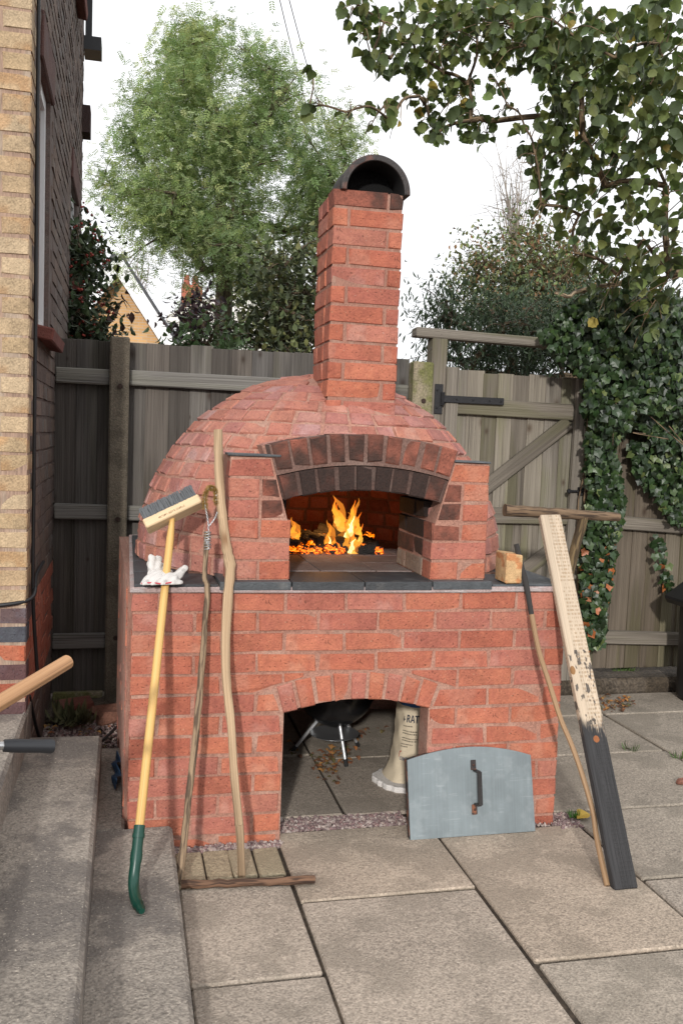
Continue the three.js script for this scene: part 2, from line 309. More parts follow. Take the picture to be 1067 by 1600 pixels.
// low concrete steps at the left, each tread over the one below
const steps = new THREE.Group(); steps.name = 'steps'; steps.userData.kind = 'structure'; scene.add(steps);
function tread(x0, x1, top, z0, z1, h) { const g = cbox(x1 - x0, h, z1 - z0, 0.012, 2, 0.003); part('step', g, stepMat, steps, [(x0 + x1) / 2, top - h / 2, (z0 + z1) / 2]); }
tread(-0.12, 0.158, 0.05, 0.004, 2.6, 0.11);
tread(-0.12, -0.012, 0.046, -0.86, 0.0, 0.11);
tread(-0.42, -0.106, 0.18, -0.645, 2.6, 0.19);
tread(-0.95, -0.392, 0.33, -0.486, 2.6, 0.34);
tread(-0.412, -0.392, 0.33, -0.70, -0.488, 0.34);

// ================================================================ the oven
R = mulberry(5);
const oven = thing('brick_oven', 'domed red brick wood-fired oven with chimney on a brick base with an arched store', 'pizza oven', [0, 0, 0]);
const OW = 1.655, OD = 1.62, XA = 0.83, YA = -0.415, RI = 0.906, RO = 1.010, AB = 0.318, JL = 0.547, JR = 1.113;
// base: mortar body of the front wall with the arched opening
{
  const s = new THREE.Shape(); s.moveTo(0.004, G0 - 0.03); s.lineTo(JL + 0.004, G0 - 0.03); s.lineTo(JL + 0.004, 0.445);
  for (let i = 0; i <= 14; i++) { const x = JL + (JR - JL) * i / 14; s.lineTo(x + (i === 0 ? 0.004 : i === 14 ? -0.004 : 0), YA + Math.sqrt(RI * RI - (x - XA) ** 2) + 0.009); }
  s.lineTo(JR - 0.004, G0 - 0.03); s.lineTo(OW - 0.004, G0 - 0.03); s.lineTo(OW - 0.004, 0.903); s.lineTo(0.004, 0.903); s.closePath();
  const front = extrude(s, 0.098, -0.102);
  const left = new THREE.BoxGeometry(0.1, 0.963, 1.543); left.translate(0.054, 0.4215, -0.8735);
  const lp = left.attributes.position; for (let i = 0; i < lp.count; i++) { const t = (-0.102 - lp.getZ(i)) / 1.543; lp.setX(i, lp.getX(i) - 0.0135 - 0.0415 * Math.max(0, t) - 0.004); } left.computeVertexNormals();
  const right = new THREE.BoxGeometry(0.1, 0.963, 1.543); right.translate(OW - 0.054, 0.4215, -0.8735);
  const back = new THREE.BoxGeometry(OW - 0.1, 0.963, 0.1); back.translate(OW / 2, 0.4215, -1.595);
  const top = new THREE.BoxGeometry(OW - 0.06, 0.1, 1.52); top.translate(OW / 2, 0.84, -0.87);
  var base = part('base', merged([front, left, right, back, top]), mortar, oven);
}
let lastTone = -1;
function tone(set) { let k; do k = Math.floor(R() * set.length); while (k === lastTone); lastTone = k; return set[k]; }
function layBrick(parent, pts, depth, m, pos, rotY = 0, name = 'brick') {
  const n = pts.length, cx = (Math.min(...pts.map(p => p[0])) + Math.max(...pts.map(p => p[0]))) / 2, cy = (Math.min(...pts.map(p => p[1])) + Math.max(...pts.map(p => p[1]))) / 2;
  const isRect = n === 4 && pts.every(p => pts.some(q => q !== p && q[0] === p[0]) && pts.some(q => q !== p && q[1] === p[1]));
  const q = pts.map(p => [p[0] - cx, p[1] - cy]);
  const g = isRect ? stockBrick(Math.abs(q[0][0]) * 2, Math.abs(q[0][1]) * 2, depth) : polyBrick(q, depth);
  const b = part(name, g, m, parent); const c = Math.cos(rotY), s = Math.sin(rotY);
  b.position.set(pos[0] + cx * c, pos[1] + cy, pos[2] - cx * s); b.rotation.y = rotY; b.rotation.z = rr(-0.006, 0.006); b.position.y += rr(-0.001, 0.001);
  b.position.addScaledVector(V(s, 0, c), rr(-0.0012, 0.0012)); return b;
}
// courses of the front, from the top
for (let r = 0; r < 13; r++) {
  const y1 = 0.895 - r * 0.075, y0 = y1 - 0.065; let x = 0;
  const cuts = []; for (let k = 0; k < 9; k++) cuts.push(r % 2 ? 0.22 + 0.225 * k : 0.095 + 0.225 * k);
  let a = 0.0;
  for (const c of cuts) {
    const b = Math.min(c - 0.005 + rr(-0.004, 0.004) * 0, OW), e0 = a; a = c + 0.005;
    if (e0 >= OW - 0.02) break;
    let p = [[e0, y0], [b, y0], [b, y1], [e0, y1]];
    const spans = [];
    if (r <= 3) spans.push(p);
    else if (r === 4) {                                    // over the crown: undersides cut to the arch ring
      const bot = q => Math.max(y0, YA + Math.sqrt(Math.max(0, (RO + 0.01) ** 2 - (q - XA) ** 2)));
      const xs = []; for (let i = 0; i <= 6; i++) xs.push(e0 + (b - e0) * i / 6);
      const ok = xs.filter(q => bot(q) < y1 - 0.009);
      if (ok.length === xs.length && xs.every(q => bot(q) === y0)) spans.push(p);
      else if (ok.length > 1) spans.push([...ok.map(q => [q, bot(q)]), [ok[ok.length - 1], y1], [ok[0], y1]]);
    } else if (r === 5) {                                  // beside the springing, cut along the skewback
      const c = Math.cos(AB), s = Math.sin(AB), k = RI, xl = XA - s * k - 0.009, xr = XA + s * k + 0.009, yy = YA + c * k, L = clip(p, -c, -s, -(c * xl + s * yy)), Q = clip(p, c, -s, c * xr - s * yy);
      if (e0 < XA && L.length > 2) spans.push(L); if (b > XA && Q.length > 2) spans.push(Q);
    } else {
      const L = clip(p, -1, 0, -JL), Q = clip(p, 1, 0, JR);
      if (L.length > 2 && e0 < 0.54) spans.push(L); if (Q.length > 2 && b > JR + 0.01) spans.push(Q);
    }
    for (const s of spans) { const w = Math.max(...s.map(q => q[0])) - Math.min(...s.map(q => q[0])); if (w > 0.012) layBrick(base, s, s.some(q => q[0] < 0.01 || q[0] > OW - 0.01 || Math.abs(q[0] - JR) < 0.002 || Math.abs(q[0] - JL) < 0.002) ? 0.1025 : 0.06, tone(RED), [0, 0, 0]); }
  }
}
// the left flank
{
  const L = [], fl = Math.atan2(0.041, 1.43);
  for (let r = 0; r < 13; r++) {
    let z = -0.108 - (r % 2 ? 0 : 0.115); const y = 0.8625 - r * 0.075;
    if (!(r % 2)) z = -0.108; let w = r % 2 ? 0.215 : 0.1025;
    while (z - w > -1.62) { const g = polyBrick(rect(w, 0.065), 0.05); g.rotateY(-Math.PI / 2 - fl); g.translate(-0.0145 - 0.029 * Math.max(0, -z - w / 2 - 0.2), y, z - w / 2); L.push(tint(g, rgb(...pick(BRICK)))); z -= w + 0.01; w = 0.215; }
  }
  part('brickwork', merged(L), brickVC, base, null, 'stuff');
}
// the ring of bricks over the store
{
  const arch = part('store_arch', (() => { const s = new THREE.Shape(); const A = AB + 0.012; s.absarc(0, 0, RI + 0.003, Math.PI / 2 + A, Math.PI / 2 - A, true); s.absarc(0, 0, RO - 0.002, Math.PI / 2 - A, Math.PI / 2 + A, false); return extrude(s, 0.0975, -0.100); })(), mortar, oven, [XA, YA, 0]);
  for (let i = 0; i < 9; i++) {
    const da = 2 * AB / 9, a = -AB + da * (i + 0.5) + rr(-0.003, 0.003), hi = (da - 0.0125) / 2 * RI, ho = (da - 0.0125) / 2 * RO;
    const b = part('brick', polyBrick([[-hi, RI], [hi, RI], [ho, RO - rr(0, 0.006)], [-ho, RO]].map(p => [p[0], p[1] - 0.955]), 0.099), tone(RED), arch);
    b.position.set(Math.sin(a) * 0.955, Math.cos(a) * 0.955, 0.001 + rr(0, 0.002)); b.rotation.z = -a;
  }
}
// worktop: cement bed, slate tiles
{
  const cem = cbox(OW + 0.012, 0.018, 1.64, 0.004, 0, 0.002); const wt = part('worktop', cem, cement, oven, [OW / 2, 0.907, -0.812]);
  const tile = (x0, x1, z0, z1, m = slate, y = 0.014, h = 0.010) => part('slate_tile', cbox(x1 - x0 - 0.004, h, z1 - z0 - 0.004, 0.002, 0, 0.0008), m, wt, [(x0 + x1) / 2 - OW / 2, y + rr(0, 0.0015), (z0 + z1) / 2 + 0.812]);
  for (let k = 0; k < 5; k++) tile(0.006, 0.3, -0.30 * (k + 1), 0.002 - 0.30 * k, slateDark), tile(1.34, OW - 0.005, -0.30 * (k + 1), 0.002 - 0.30 * k);
  for (const [a, b] of [[0.302, 0.562], [0.562, 0.835], [0.835, 1.098], [1.098, 1.338]]) tile(a, b, -0.24, 0.013, b < 0.6 || a > 1.05 ? slate : slateDark, 0.0135, 0.031);
  // thin bed under the front strips
  part('cement_bed', cbox(1.03, 0.012, 0.26, 0.003, 0, 0.001), cement, wt, [0.82 - OW / 2, -0.006, 0.692]);
}
const HY = 0.936;                                          // hearth level
{
  const floor = part('hearth', cbox(1.26, 0.03, 1.24, 0.002, 0), mat([0.34, 0.31, 0.27], { map: mortarMap, bumpMap: grit, bumpScale: 0.002 }), oven, [0.84, HY - 0.021, -0.87]);
  const fm = [0, 1, 2].map(i => mat([[0.55, 0.78, 0.95], [0.48, 0.68, 0.83], [0.60, 0.84, 1.02]][i], { map: mortarMap, bumpMap: grit, bumpScale: 0.002 }));
  for (let i = 0; i < 5; i++) for (let j = 0; j < 4; j++) part('hearth_tile', cbox(0.226, 0.012, 0.226, 0.002, 0, 0.0005), fm[(i * 2 + j) % 3], floor, [-0.46 + i * 0.23, 0.015 + rr(0, 0.001), 0.49 - j * 0.23]);
}
// pillars either side of the mouth
const AX = 0.83, AY = 0.17, A1 = 1.10, A2 = 1.197, A3 = 1.31, AH = 0.277, PZ = -0.03;
for (const side of [0, 1]) {
  const x0 = side ? 1.1 : 0.33, x1 = side ? 1.32 : 0.56, zb = -0.47;
  const prof = clip([[x0 + 0.004, 0.915], [x1 - 0.004, 0.915], [x1 - 0.004, 1.384], [x0 + 0.004, 1.384]], side ? Math.cos(AH) : -Math.cos(AH), -Math.sin(AH), side ? Math.cos(AH) * AX - Math.sin(AH) * AY + 0.003 : -Math.cos(AH) * AX - Math.sin(AH) * AY + 0.003);
  const sh = new THREE.Shape(prof.map(p => new THREE.Vector2(...p)));
  const pil = part('pillar', extrude(sh, -zb + PZ - 0.004, zb), mortar, oven);
  for (let r = 0; r < 6; r++) {
    const y0 = 0.94 + r * 0.0745, y1 = y0 + 0.0645, whole = r === 1 || r === 5, xm = (x0 + x1) / 2 + (side ? 0.005 : 0.0);
    for (const [a, b] of whole ? [[x0, x1]] : [[x0, xm - 0.005], [xm + 0.005, x1]]) {
      let p = [[a, y0], [b, y0], [b, y1], [a, y1]];
      if (y1 > 1.22) p = clip(p, side ? Math.cos(AH) : -Math.cos(AH), -Math.sin(AH), side ? Math.cos(AH) * AX - Math.sin(AH) * AY + 0.008 : -Math.cos(AH) * AX - Math.sin(AH) * AY + 0.008);
      if (p.length > 2) layBrick(pil, p, 0.1025, (side ? a < 1.15 && r > 1 && r < 5 : r > 2 && r < 5 && b > 0.5) ? soot[r > 2 && side ? 1 : 0] : tone(RED), [0, 0, PZ]);
    }
    // bricks of the jamb, behind the face
    if (y1 < 1.3) for (const [z0, z1] of r % 2 ? [[-0.14, -0.245], [-0.255, -0.47]] : [[-0.14, -0.355], [-0.365, -0.47]]) {
      const b = part('brick', stockBrick(z0 - z1, 0.0645, 0.05), r > 1 ? blackSoot : r ? soot[2] : ashBrick, pil, [side ? x0 : x1, (y0 + y1) / 2, (z0 + z1) / 2]); b.rotation.y = side ? -Math.PI / 2 : Math.PI / 2;
    }
  }
  part('slate_strip', cbox(side ? 0.145 : 0.19, 0.008, 0.13, 0.002, 0, 0.001), slate, pil, [side ? 1.248 : 0.42, 1.389, -0.088]);
}
// two rings of bricks over the mouth, and the vault behind them
const charMortar = mat([0.26, 0.3, 0.33], { map: mortarMap, bumpMap: grit, bumpScale: 0.003, roughness: 1 });
function ring(rin, rout, n, z, dep, tones, half, bed = sootMortar) {
  const s = new THREE.Shape(); s.absarc(0, 0, rin + (rin > 1.15 ? -0.012 : 0.004), Math.PI / 2 + half, Math.PI / 2 - half, true); s.absarc(0, 0, rout + (rin > 1.15 ? -0.002 : -0.003), Math.PI / 2 - half, Math.PI / 2 + half, false);
  const a = part('mouth_arch', extrude(s, dep, z - dep - 0.004), bed, oven, [AX, AY, 0]);
  for (let i = 0; i < n; i++) {
    const da = 2 * half / n, th = -half + da * (i + 0.5) + rr(-0.003, 0.003), rm = (rin + rout) / 2, k = (da - 0.010) / 2 + rr(-0.001, 0.001), drop = rr(0, 0.004);
    const b = part('brick', polyBrick([[-k * rin, rin - rm], [k * rin, rin - rm], [k * rout, rout - rm - drop], [-k * rout, rout - rm - drop]], dep, 0.005, 0.002), tones(i), a);
    b.position.set(Math.sin(th) * rm, Math.cos(th) * rm, z + rr(-0.001, 0.003)); b.rotation.z = -th + rr(-0.008, 0.008);
  }
  return a;
}
ring(A1, A2 - 0.004, 9, PZ - 0.004, 0.215, i => soot[[2, 3, 3, 3, 3, 3, 3, 3, 2][i]], AH, charMortar);
ring(A2 + 0.009, A3, 10, PZ + 0.002, 0.105, i => soot[[1, 1, 2, 2, 2, 2, 1, 1, 1, 0][i]], AH + 0.002);
{
  const s = new THREE.Shape(), h = AH + 0.01; s.absarc(0, 0, 1.215, Math.PI / 2 + h, Math.PI / 2 - h, true); s.absarc(0, 0, A3 - 0.004, Math.PI / 2 - h, Math.PI / 2 + h, false);
  const vault = part('vault', extrude(s, 0.36, -0.505), mat([0.95, 0.98, 1], { map: mortarMap, bumpMap: grit, bumpScale: 0.003 }), oven, [AX, AY, 0]);
  for (let i = 0; i < 10; i++) for (let j = 0; j < 1; j++) {   // brick backs on top of the vault, seen edge on
    const th = -h + 2 * h / 10 * (i + 0.5), b = part('brick', stockBrick(0.062, 0.1, 0.04), tone(PINK), vault, [Math.sin(th) * (A3 - 0.001), Math.cos(th) * (A3 - 0.001), -0.205]);
    b.rotation.order = 'ZXY'; b.rotation.set(-Math.PI / 2, 0, -th);
  }
  const t = new THREE.Shape(); t.absarc(0, 0, 1.102, Math.PI / 2 + h, Math.PI / 2 - h, true); t.absarc(0, 0, 1.21, Math.PI / 2 - h, Math.PI / 2 + h, false);
  part('soffit', extrude(t, 0.24, -0.495), soot[3], oven, [AX, AY, 0]);
}
// dome
const DX = 0.83, DY = 0.925, DZ = -0.815, DR = 0.81;
function domeShell(rad, back, skip) {
  const T = [], nu = 96, nv = 26, P = (i, j) => { const a = i / nu * 2 * Math.PI, e = j / nv * Math.PI / 2; return [rad * Math.cos(e) * Math.sin(a), rad * Math.sin(e), rad * Math.cos(e) * Math.cos(a)]; };
  for (let i = 0; i < nu; i++) for (let j = 0; j < nv; j++) {
    const a = P(i, j), b = P(i + 1, j), c = P(i + 1, j + 1), d = P(i, j + 1), m = [(a[0] + c[0]) / 2 + DX, (a[1] + c[1]) / 2 + DY, (a[2] + c[2]) / 2 + DZ];
    if (skip(m)) continue; T.push(back ? [a, c, b] : [a, b, c]); if (j < nv - 1) T.push(back ? [a, d, c] : [a, c, d]);
  }
  const g = fromTris(T, 1); g.deleteAttribute('normal');
  const p = g.attributes.position, N = new Float32Array(p.count * 3); for (let i = 0; i < p.count; i++) { const l = Math.hypot(p.getX(i), p.getY(i), p.getZ(i)) * (back ? -1 : 1); N.set([p.getX(i) / l, p.getY(i) / l, p.getZ(i) / l], i * 3); }
  g.setAttribute('normal', new THREE.BufferAttribute(N, 3)); return g;
}
const mouth = m => m[0] > 0.47 && m[0] < 1.17 && m[1] < 1.36 && m[2] > DZ + 0.05;
R = mulberry(15);
const dome = part('dome', domeShell(DR - 0.0045, false, mouth), mortar, oven, [DX, DY, DZ]);
{
  const list = [], cam = camera.position;
  const step = 0.0735 / DR; let e = 0.0, ring0 = 0;
  while (e < Math.PI / 2 - 0.06) {
    const e1 = e + step, c0 = Math.cos(e + 0.005), c1 = Math.cos(e1 - 0.007); let a = rr(0, 0.2) - Math.PI;
    const h = 0.0735 - 0.011;
    while (a < Math.PI - 0.02) {
      let w = (R() < 0.16 ? rr(0.06, 0.085) : R() < 0.12 ? rr(0.15, 0.2) : rr(0.098, 0.118)) ; if (e > 1.0) w *= 1.15;
      let da = w / (DR * (c0 + c1) / 2); if (a + da > Math.PI) da = Math.PI - a;
      const am = a + da / 2, em = (e + e1) / 2; a += da; const g = rr(0.009, 0.015) / (DR * (c0 + c1) / 2);
      const n = V(Math.cos(em) * Math.sin(am), Math.sin(em), Math.cos(em) * Math.cos(am));
      const p = n.clone().multiplyScalar(DR + 0.0006 + rr(-0.002, 0.0025)), wp = p.clone().add(V(DX, DY, DZ));
      if (mouth([wp.x, wp.y, wp.z - 0.02]) || (wp.x > 0.755 && wp.x < 1.02 && wp.z > -0.64 && wp.z < -0.37)) continue;
      const vis = n.dot(cam.clone().sub(wp).normalize()); if (vis < -0.4) continue;
      const hb = (da - g) / 2 * DR * c0, ht = (da - g) / 2 * DR * c1; if (ht < 0.012) continue;
      list.push({ p, n, vis, hb, ht, h, hid: (wp.x > 0.36 && wp.x < 1.3 && wp.z > -0.2) || wp.z < -1.1 });
    }
    e = e1; ring0++;
  }
  list.sort((a, b) => (a.hid - b.hid) || (b.vis - a.vis));
  const rest = [], M = new THREE.Matrix4();
  list.forEach((b, i) => {
    const u = V(0, 1, 0).cross(b.n).normalize(), v = b.n.clone().cross(u); const roll = rr(-0.04, 0.04);
    M.makeBasis(u, v, b.n).setPosition(b.p);
    const g = polyBrick([[-b.hb, -b.h / 2], [b.hb, -b.h / 2], [b.ht, b.h / 2], [-b.ht, b.h / 2]], 0.035, 0.005, 0.003); g.rotateZ(roll); g.rotateX(rr(-0.016, 0.016)); g.rotateY(rr(-0.016, 0.016));
    if (i < 298) { const m = part('brick', g, tone(PINK), dome); m.applyMatrix4(M); }
    else { g.applyMatrix4(M); rest.push(tint(g, rgb(...pick(BRICK)))); }
  });
  if (rest.length) part('brickwork', merged(rest), brickVC, dome, null, 'stuff');
}
// inside of the chamber: sooty brick courses
{
  R = mulberry(31);
  const IR = 0.62, ch = part('chamber', domeShell(IR + 0.006, true, m => m[0] > 0.52 && m[0] < 1.12 && m[1] < 1.29 && m[2] > DZ + 0.1), mat([0.55, 0.52, 0.5], { map: mortarMap, bumpMap: grit, bumpScale: 0.003 }), oven, [DX, DY, DZ]);
  const M = new THREE.Matrix4(), rest = [];
  for (let r = 0; r < 8; r++) {
    const e = 0.02 + r * 0.12, c = Math.cos(e + 0.06); let a = Math.PI - 1.5 + rr(0, 0.1);
    while (a < Math.PI + 1.6) {
      const w = rr(0.1, 0.12), da = w / (IR * c), am = a + da / 2; a += da;
      const n = V(c * Math.sin(am), Math.sin(e + 0.06), c * Math.cos(am)), p = n.clone().multiplyScalar(IR), q = n.clone().negate();
      const u = V(0, 1, 0).cross(q).normalize(), v = q.clone().cross(u); M.makeBasis(u, v, q).setPosition(p);
      const b = part('brick', stockBrick(Math.round((w - 0.011) * 100) / 100, 0.063, 0.03), r > 5 ? soot[2] : R() < 0.35 ? soot[0] : tone(RED), ch); b.applyMatrix4(M);
    }
  }
}
// chimney
{
  R = mulberry(77);
  const X0 = 0.745, X1 = 1.03, Z0 = -0.353, Z1 = -0.655, top = 2.436, t = 0.06;
  const box = (x0, x1, y0, y1, z0, z1) => { const g = new THREE.BoxGeometry(x1 - x0, y1 - y0, z1 - z0); g.translate((x0 + x1) / 2, (y0 + y1) / 2, (z0 + z1) / 2); return g; };
  const q = 0.0045, yb = 1.40, yt = top - 0.004;
  const ch = part('chimney', merged([box(X0 + q, X1 - q, yb, yt, Z0 - t, Z0 - q), box(X0 + q, X1 - q, yb, yt, Z1 + q, Z1 + t), box(X0 + q, X0 + t, yb, yt, Z1 + t, Z0 - t), box(X1 - t, X1 - q, yb, yt, Z1 + t, Z0 - t)]), mortar, oven);
  for (let i = -1; i < 13; i++) {
    const y1 = 2.361 - i * 0.075, y0 = y1 - 0.065, a = i % 2 === 0, topRow = i === -1;
    const w = a ? 0.06 : 0.215; const cut = a ? [[X0, X0 + 0.058], [X0 + 0.070, X1]] : [[X0, X0 + 0.218], [X0 + 0.230, X1]];
    for (const [p0, p1] of cut) {
      let p = [[p0, y0], [p1, y0], [p1, y1], [p0, y1]];
      if (topRow && p1 === X1) p = clip(p, -0.78, -0.62, -(0.78 * X1 + 0.62 * (y1 - 0.026)));
      layBrick(ch, p, 0.1, topRow ? (p1 === X1 ? soot[1] : soot[0]) : tone(RED), [0, 0, Z0]);
    }
    const d = -Z1 + Z0, sp = a ? [[0.11, d]] : [[0.11, d - 0.07], [d - 0.06, d]];
    for (const [s0, s1] of sp) { const b = part('brick', stockBrick(s1 - s0, 0.065, 0.05), tone(RED), ch, [X0, (y0 + y1) / 2 - (topRow ? 0.006 : 0), Z0 - (s0 + s1) / 2]); b.rotation.y = -Math.PI / 2; }
    for (const [s0, s1] of a ? [[0.11, d]] : [[0.11, d - 0.07], [d - 0.06, d]]) { const b = part('brick', stockBrick(s1 - s0, 0.065, 0.05), tone(RED), ch, [X1, (y0 + y1) / 2, Z0 - (s0 + s1) / 2]); b.rotation.y = Math.PI / 2; }
  }
  // half-round clay ridge tile as a hood, blocked at the far end
  const s = new THREE.Shape(); s.absarc(0, 0, 0.138, Math.PI, 0, true); s.lineTo(0.120, 0); s.absarc(0, 0, 0.120, 0, Math.PI, false); s.closePath();
  const hg = new THREE.ExtrudeGeometry(s, { depth: 0.20, bevelEnabled: true, bevelThickness: 0.003, bevelSize: 0.003, bevelSegments: 2, curveSegments: 28 });
  const clay = tex(256, 0.4, (x, y) => { const k = 0.7 + 0.8 * (fbm(n1, x, y, 8, 4) - 0.5); return mix([0.035 * k, 0.028 * k, 0.026 * k], [0.15 * k, 0.062 * k, 0.042 * k], sst(0.5, 0.7, fbm(n2, x, y, 5, 4))); });
  const hood = part('hood', hg, mat([1, 1, 1], { map: clay, bumpMap: grit, bumpScale: 0.002, roughness: 0.6 }), ch, [0.910, 2.434, -0.540]);
  const bs = new THREE.Shape(); bs.absarc(0, 0, 0.118, 0, Math.PI, false); bs.closePath();
  part('blocking_slate', extrude(bs, 0.012, 0.05), mat([0.003, 0.003, 0.003], { bumpMap: grit, bumpScale: 0.002, roughness: 1 }), hood);
  part('cap_slate', cbox(0.25, 0.012, 0.115, 0.002, 0), slate, ch, [0.895, 2.440, -0.598]);
  part('soot_lining', (() => { const c = new THREE.Shape(); c.absarc(0, 0, 0.1195, 0, Math.PI, false); c.absarc(0, 0, 0.1165, Math.PI, 0, true); return extrude(c, 0.194, 0.0); })(), mat([0.003, 0.003, 0.003], { roughness: 1 }), hood);
}

// ================================================================ the fire in the mouth
R = mulberry(101);
{
  const fire = thing('wood_fire', 'burning logs, glowing embers and orange flames inside the brick oven', 'fire', [0, 0, 0]);
  const ember = new THREE.MeshStandardMaterial({ color: rgb(0.05, 0.045, 0.04), roughness: 1, bumpMap: grit, bumpScale: 0.004, emissive: rgb(1, 1, 1), emissiveIntensity: 2.3,
    emissiveMap: tex(256, 0.6, (x, y) => { const a = fbm(n2, x, y, 6, 5), s = sst(0.38, 0.62, a), h = sst(0.6, 0.8, a); return [s * 0.95, s * 0.13 + h * 0.22, h * 0.04]; }) });
  const char = mat([1, 1, 1], { map: tex(256, 0.2, (x, y) => { const a = fbm(n1, x, y, 12, 4), k = 0.010 + 0.025 * a; return mix([k, k * 0.9, k * 0.85], [0.14, 0.13, 0.125], 0.6 * sst(0.6, 0.75, fbm(n4, x, y, 8, 4))); }), bumpMap: barkBump, bumpScale: 0.01, roughness: 1 });
  const P = (u, v, y) => at(u, v, 1, y);
  const log = (a, b, r, m) => part('log', stick([a, a.clone().lerp(b, 0.5).add(V(0, 0.006, 0)), b], r, r * 0.9, 8, 9, 0.004, 0.12), m, fire);
  log(V(0.66, 0.985, -0.93), V(0.98, 0.975, -0.82), 0.035, char); log(V(0.86, 1.03, -0.95), V(1.02, 0.99, -0.84), 0.03, char);
  log(V(0.72, 1.0, -1.02), V(0.84, 0.99, -0.80), 0.03, char); log(V(0.95, 0.97, -0.95), V(1.12, 0.965, -0.85), 0.028, char); log(V(0.62, 0.975, -0.86), V(0.74, 0.97, -0.80), 0.024, char);
  const G = [], H = [];
  for (let i = 0; i < 190; i++) {
    const x = rr(0.60, 1.10), z = rr(-1.05, -0.76), hot = x < 0.98 ? R() < 0.62 : R() < 0.16, s = rr(0.012, 0.03) * (z < -0.85 ? 1.2 : 1);
    const g = new THREE.IcosahedronGeometry(s, 1), p = g.attributes.position; const f = {};
    for (let k = 0; k < p.count; k++) { const key = [p.getX(k), p.getY(k), p.getZ(k)].map(q => q.toFixed(4)).join(); const q = f[key] ??= rr(0.65, 1.25); p.setXYZ(k, p.getX(k) * q * 1.2, p.getY(k) * q * 0.8, p.getZ(k) * q); }
    g.computeVertexNormals(); g.rotateY(rr(0, 6)); g.translate(x, HY + s * 0.5 + Math.max(0, 0.05 - Math.abs(z + 0.92) * 0.3) * rr(0, 1.2), z); (hot ? G : H).push(g);
  }
  part('embers', merged(G), ember, fire, null, 'stuff'); part('charcoal', merged(H), char, fire, null, 'stuff');
  const flameTex = tex(128, 1, (x, y) => { const a = fbm(n2, x, y, 6, 3), t = Math.min(1, Math.max(0, y + 0.35 * (a - 0.5))); return t < 0.55 ? mix([1.0, 0.58, 0.11], [1.0, 0.36, 0.03], t / 0.45 > 1 ? 1 : t / 0.45) : mix([1.0, 0.36, 0.03], [0.8, 0.13, 0.01], (t - 0.55) / 0.45); });
  const flameMat = new THREE.MeshStandardMaterial({ color: 0x000000, emissive: rgb(1, 1, 1), emissiveMap: flameTex, emissiveIntensity: 1.5, roughness: 1, transparent: true, opacity: 0.5, depthWrite: false });
  const halo = new THREE.MeshStandardMaterial({ color: 0x000000, emissive: rgb(1, 0.30, 0.03), emissiveIntensity: 1.1, roughness: 1, transparent: true, opacity: 0.30, depthWrite: false });
  const core = new THREE.MeshStandardMaterial({ color: 0x000000, emissive: rgb(1, 0.78, 0.30), emissiveIntensity: 1.9, roughness: 1, transparent: true, opacity: 0.7, depthWrite: false });
  function flame(u, v0, v1, z, w, lean, m = flameMat) {
    const a = at(u, v0, 2, z), b = at(u + lean, v1, 2, z), n = 14, pts = [], rad = [], ph = rr(0, 6);
    for (let i = 0; i <= n; i++) { const t = i / n; pts.push(a.clone().lerp(b, t).add(V(Math.sin(ph + t * 9) * w * 0.75 * t, 0, Math.cos(ph + t * 5) * w * 0.3 * t))); rad.push(w * Math.pow(Math.max(0, Math.sin(Math.PI * Math.pow(0.12 + 0.88 * t, 0.62))), 1.15) * (1 + 0.22 * Math.sin(ph * 3 + t * 17) + 0.16 * Math.sin(ph * 7 + t * 41)) + 0.0006); }
    const g = limb(pts, rad, 11, 0.2); const uv = g.attributes.uv; for (let i = 0; i < uv.count; i++) uv.setY(i, Math.min(1, uv.getY(i) / a.distanceTo(b)));
    part('flame', g, m, fire);
  }
  for (const [u, v0, v1, z, w, lean, m] of [
    [543, 862, 812, -0.87, 0.030, 2], [536, 838, 786, -0.88, 0.018, -8], [528, 822, 777, -0.89, 0.012, -7], [545, 840, 792, -0.86, 0.016, 8], [550, 826, 781, -0.87, 0.010, 3], [557, 846, 800, -0.85, 0.013, 5], [562, 850, 818, -0.84, 0.009, 3],
    [545, 868, 832, -0.79, 0.017, 12], [552, 868, 840, -0.78, 0.012, 12], [540, 868, 818, -0.80, 0.012, 2], [515, 866, 818, -0.83, 0.013, -1], [520, 868, 838, -0.80, 0.011, 1], [511, 866, 836, -0.81, 0.009, -3],
    [461, 846, 813, -0.88, 0.014, -4], [465, 850, 826, -0.86, 0.010, 2], [500, 870, 850, -0.79, 0.010, -2], [488, 870, 853, -0.80, 0.009, 3], [475, 870, 852, -0.82, 0.010, -1], [560, 870, 846, -0.80, 0.010, 5], [530, 870, 846, -0.79, 0.012, -3],
    [543, 866, 800, -0.87, 0.046, 1, halo], [536, 845, 774, -0.89, 0.030, -9, halo], [553, 850, 778, -0.87, 0.024, 3, halo], [516, 868, 812, -0.83, 0.024, 0, halo], [462, 854, 808, -0.88, 0.024, -2, halo], [548, 870, 824, -0.79, 0.03, 8, halo],
    [541, 856, 818, -0.83, 0.014, 4, core], [547, 842, 806, -0.84, 0.008, 5, core], [546, 864, 842, -0.77, 0.009, 8, core], [515, 862, 838, -0.80, 0.006, 0, core]]) flame(u, v0, v1, z, w, lean, m ?? flameMat);
  const l = new THREE.PointLight(rgb(1, 0.42, 0.10), 0.11, 0, 2); l.position.set(0.86, 1.06, -0.84); l.castShadow = true; l.shadow.radius = 3; fire.add(l);
}

// ================================================================ tools leaning on the oven
R = mulberry(202);
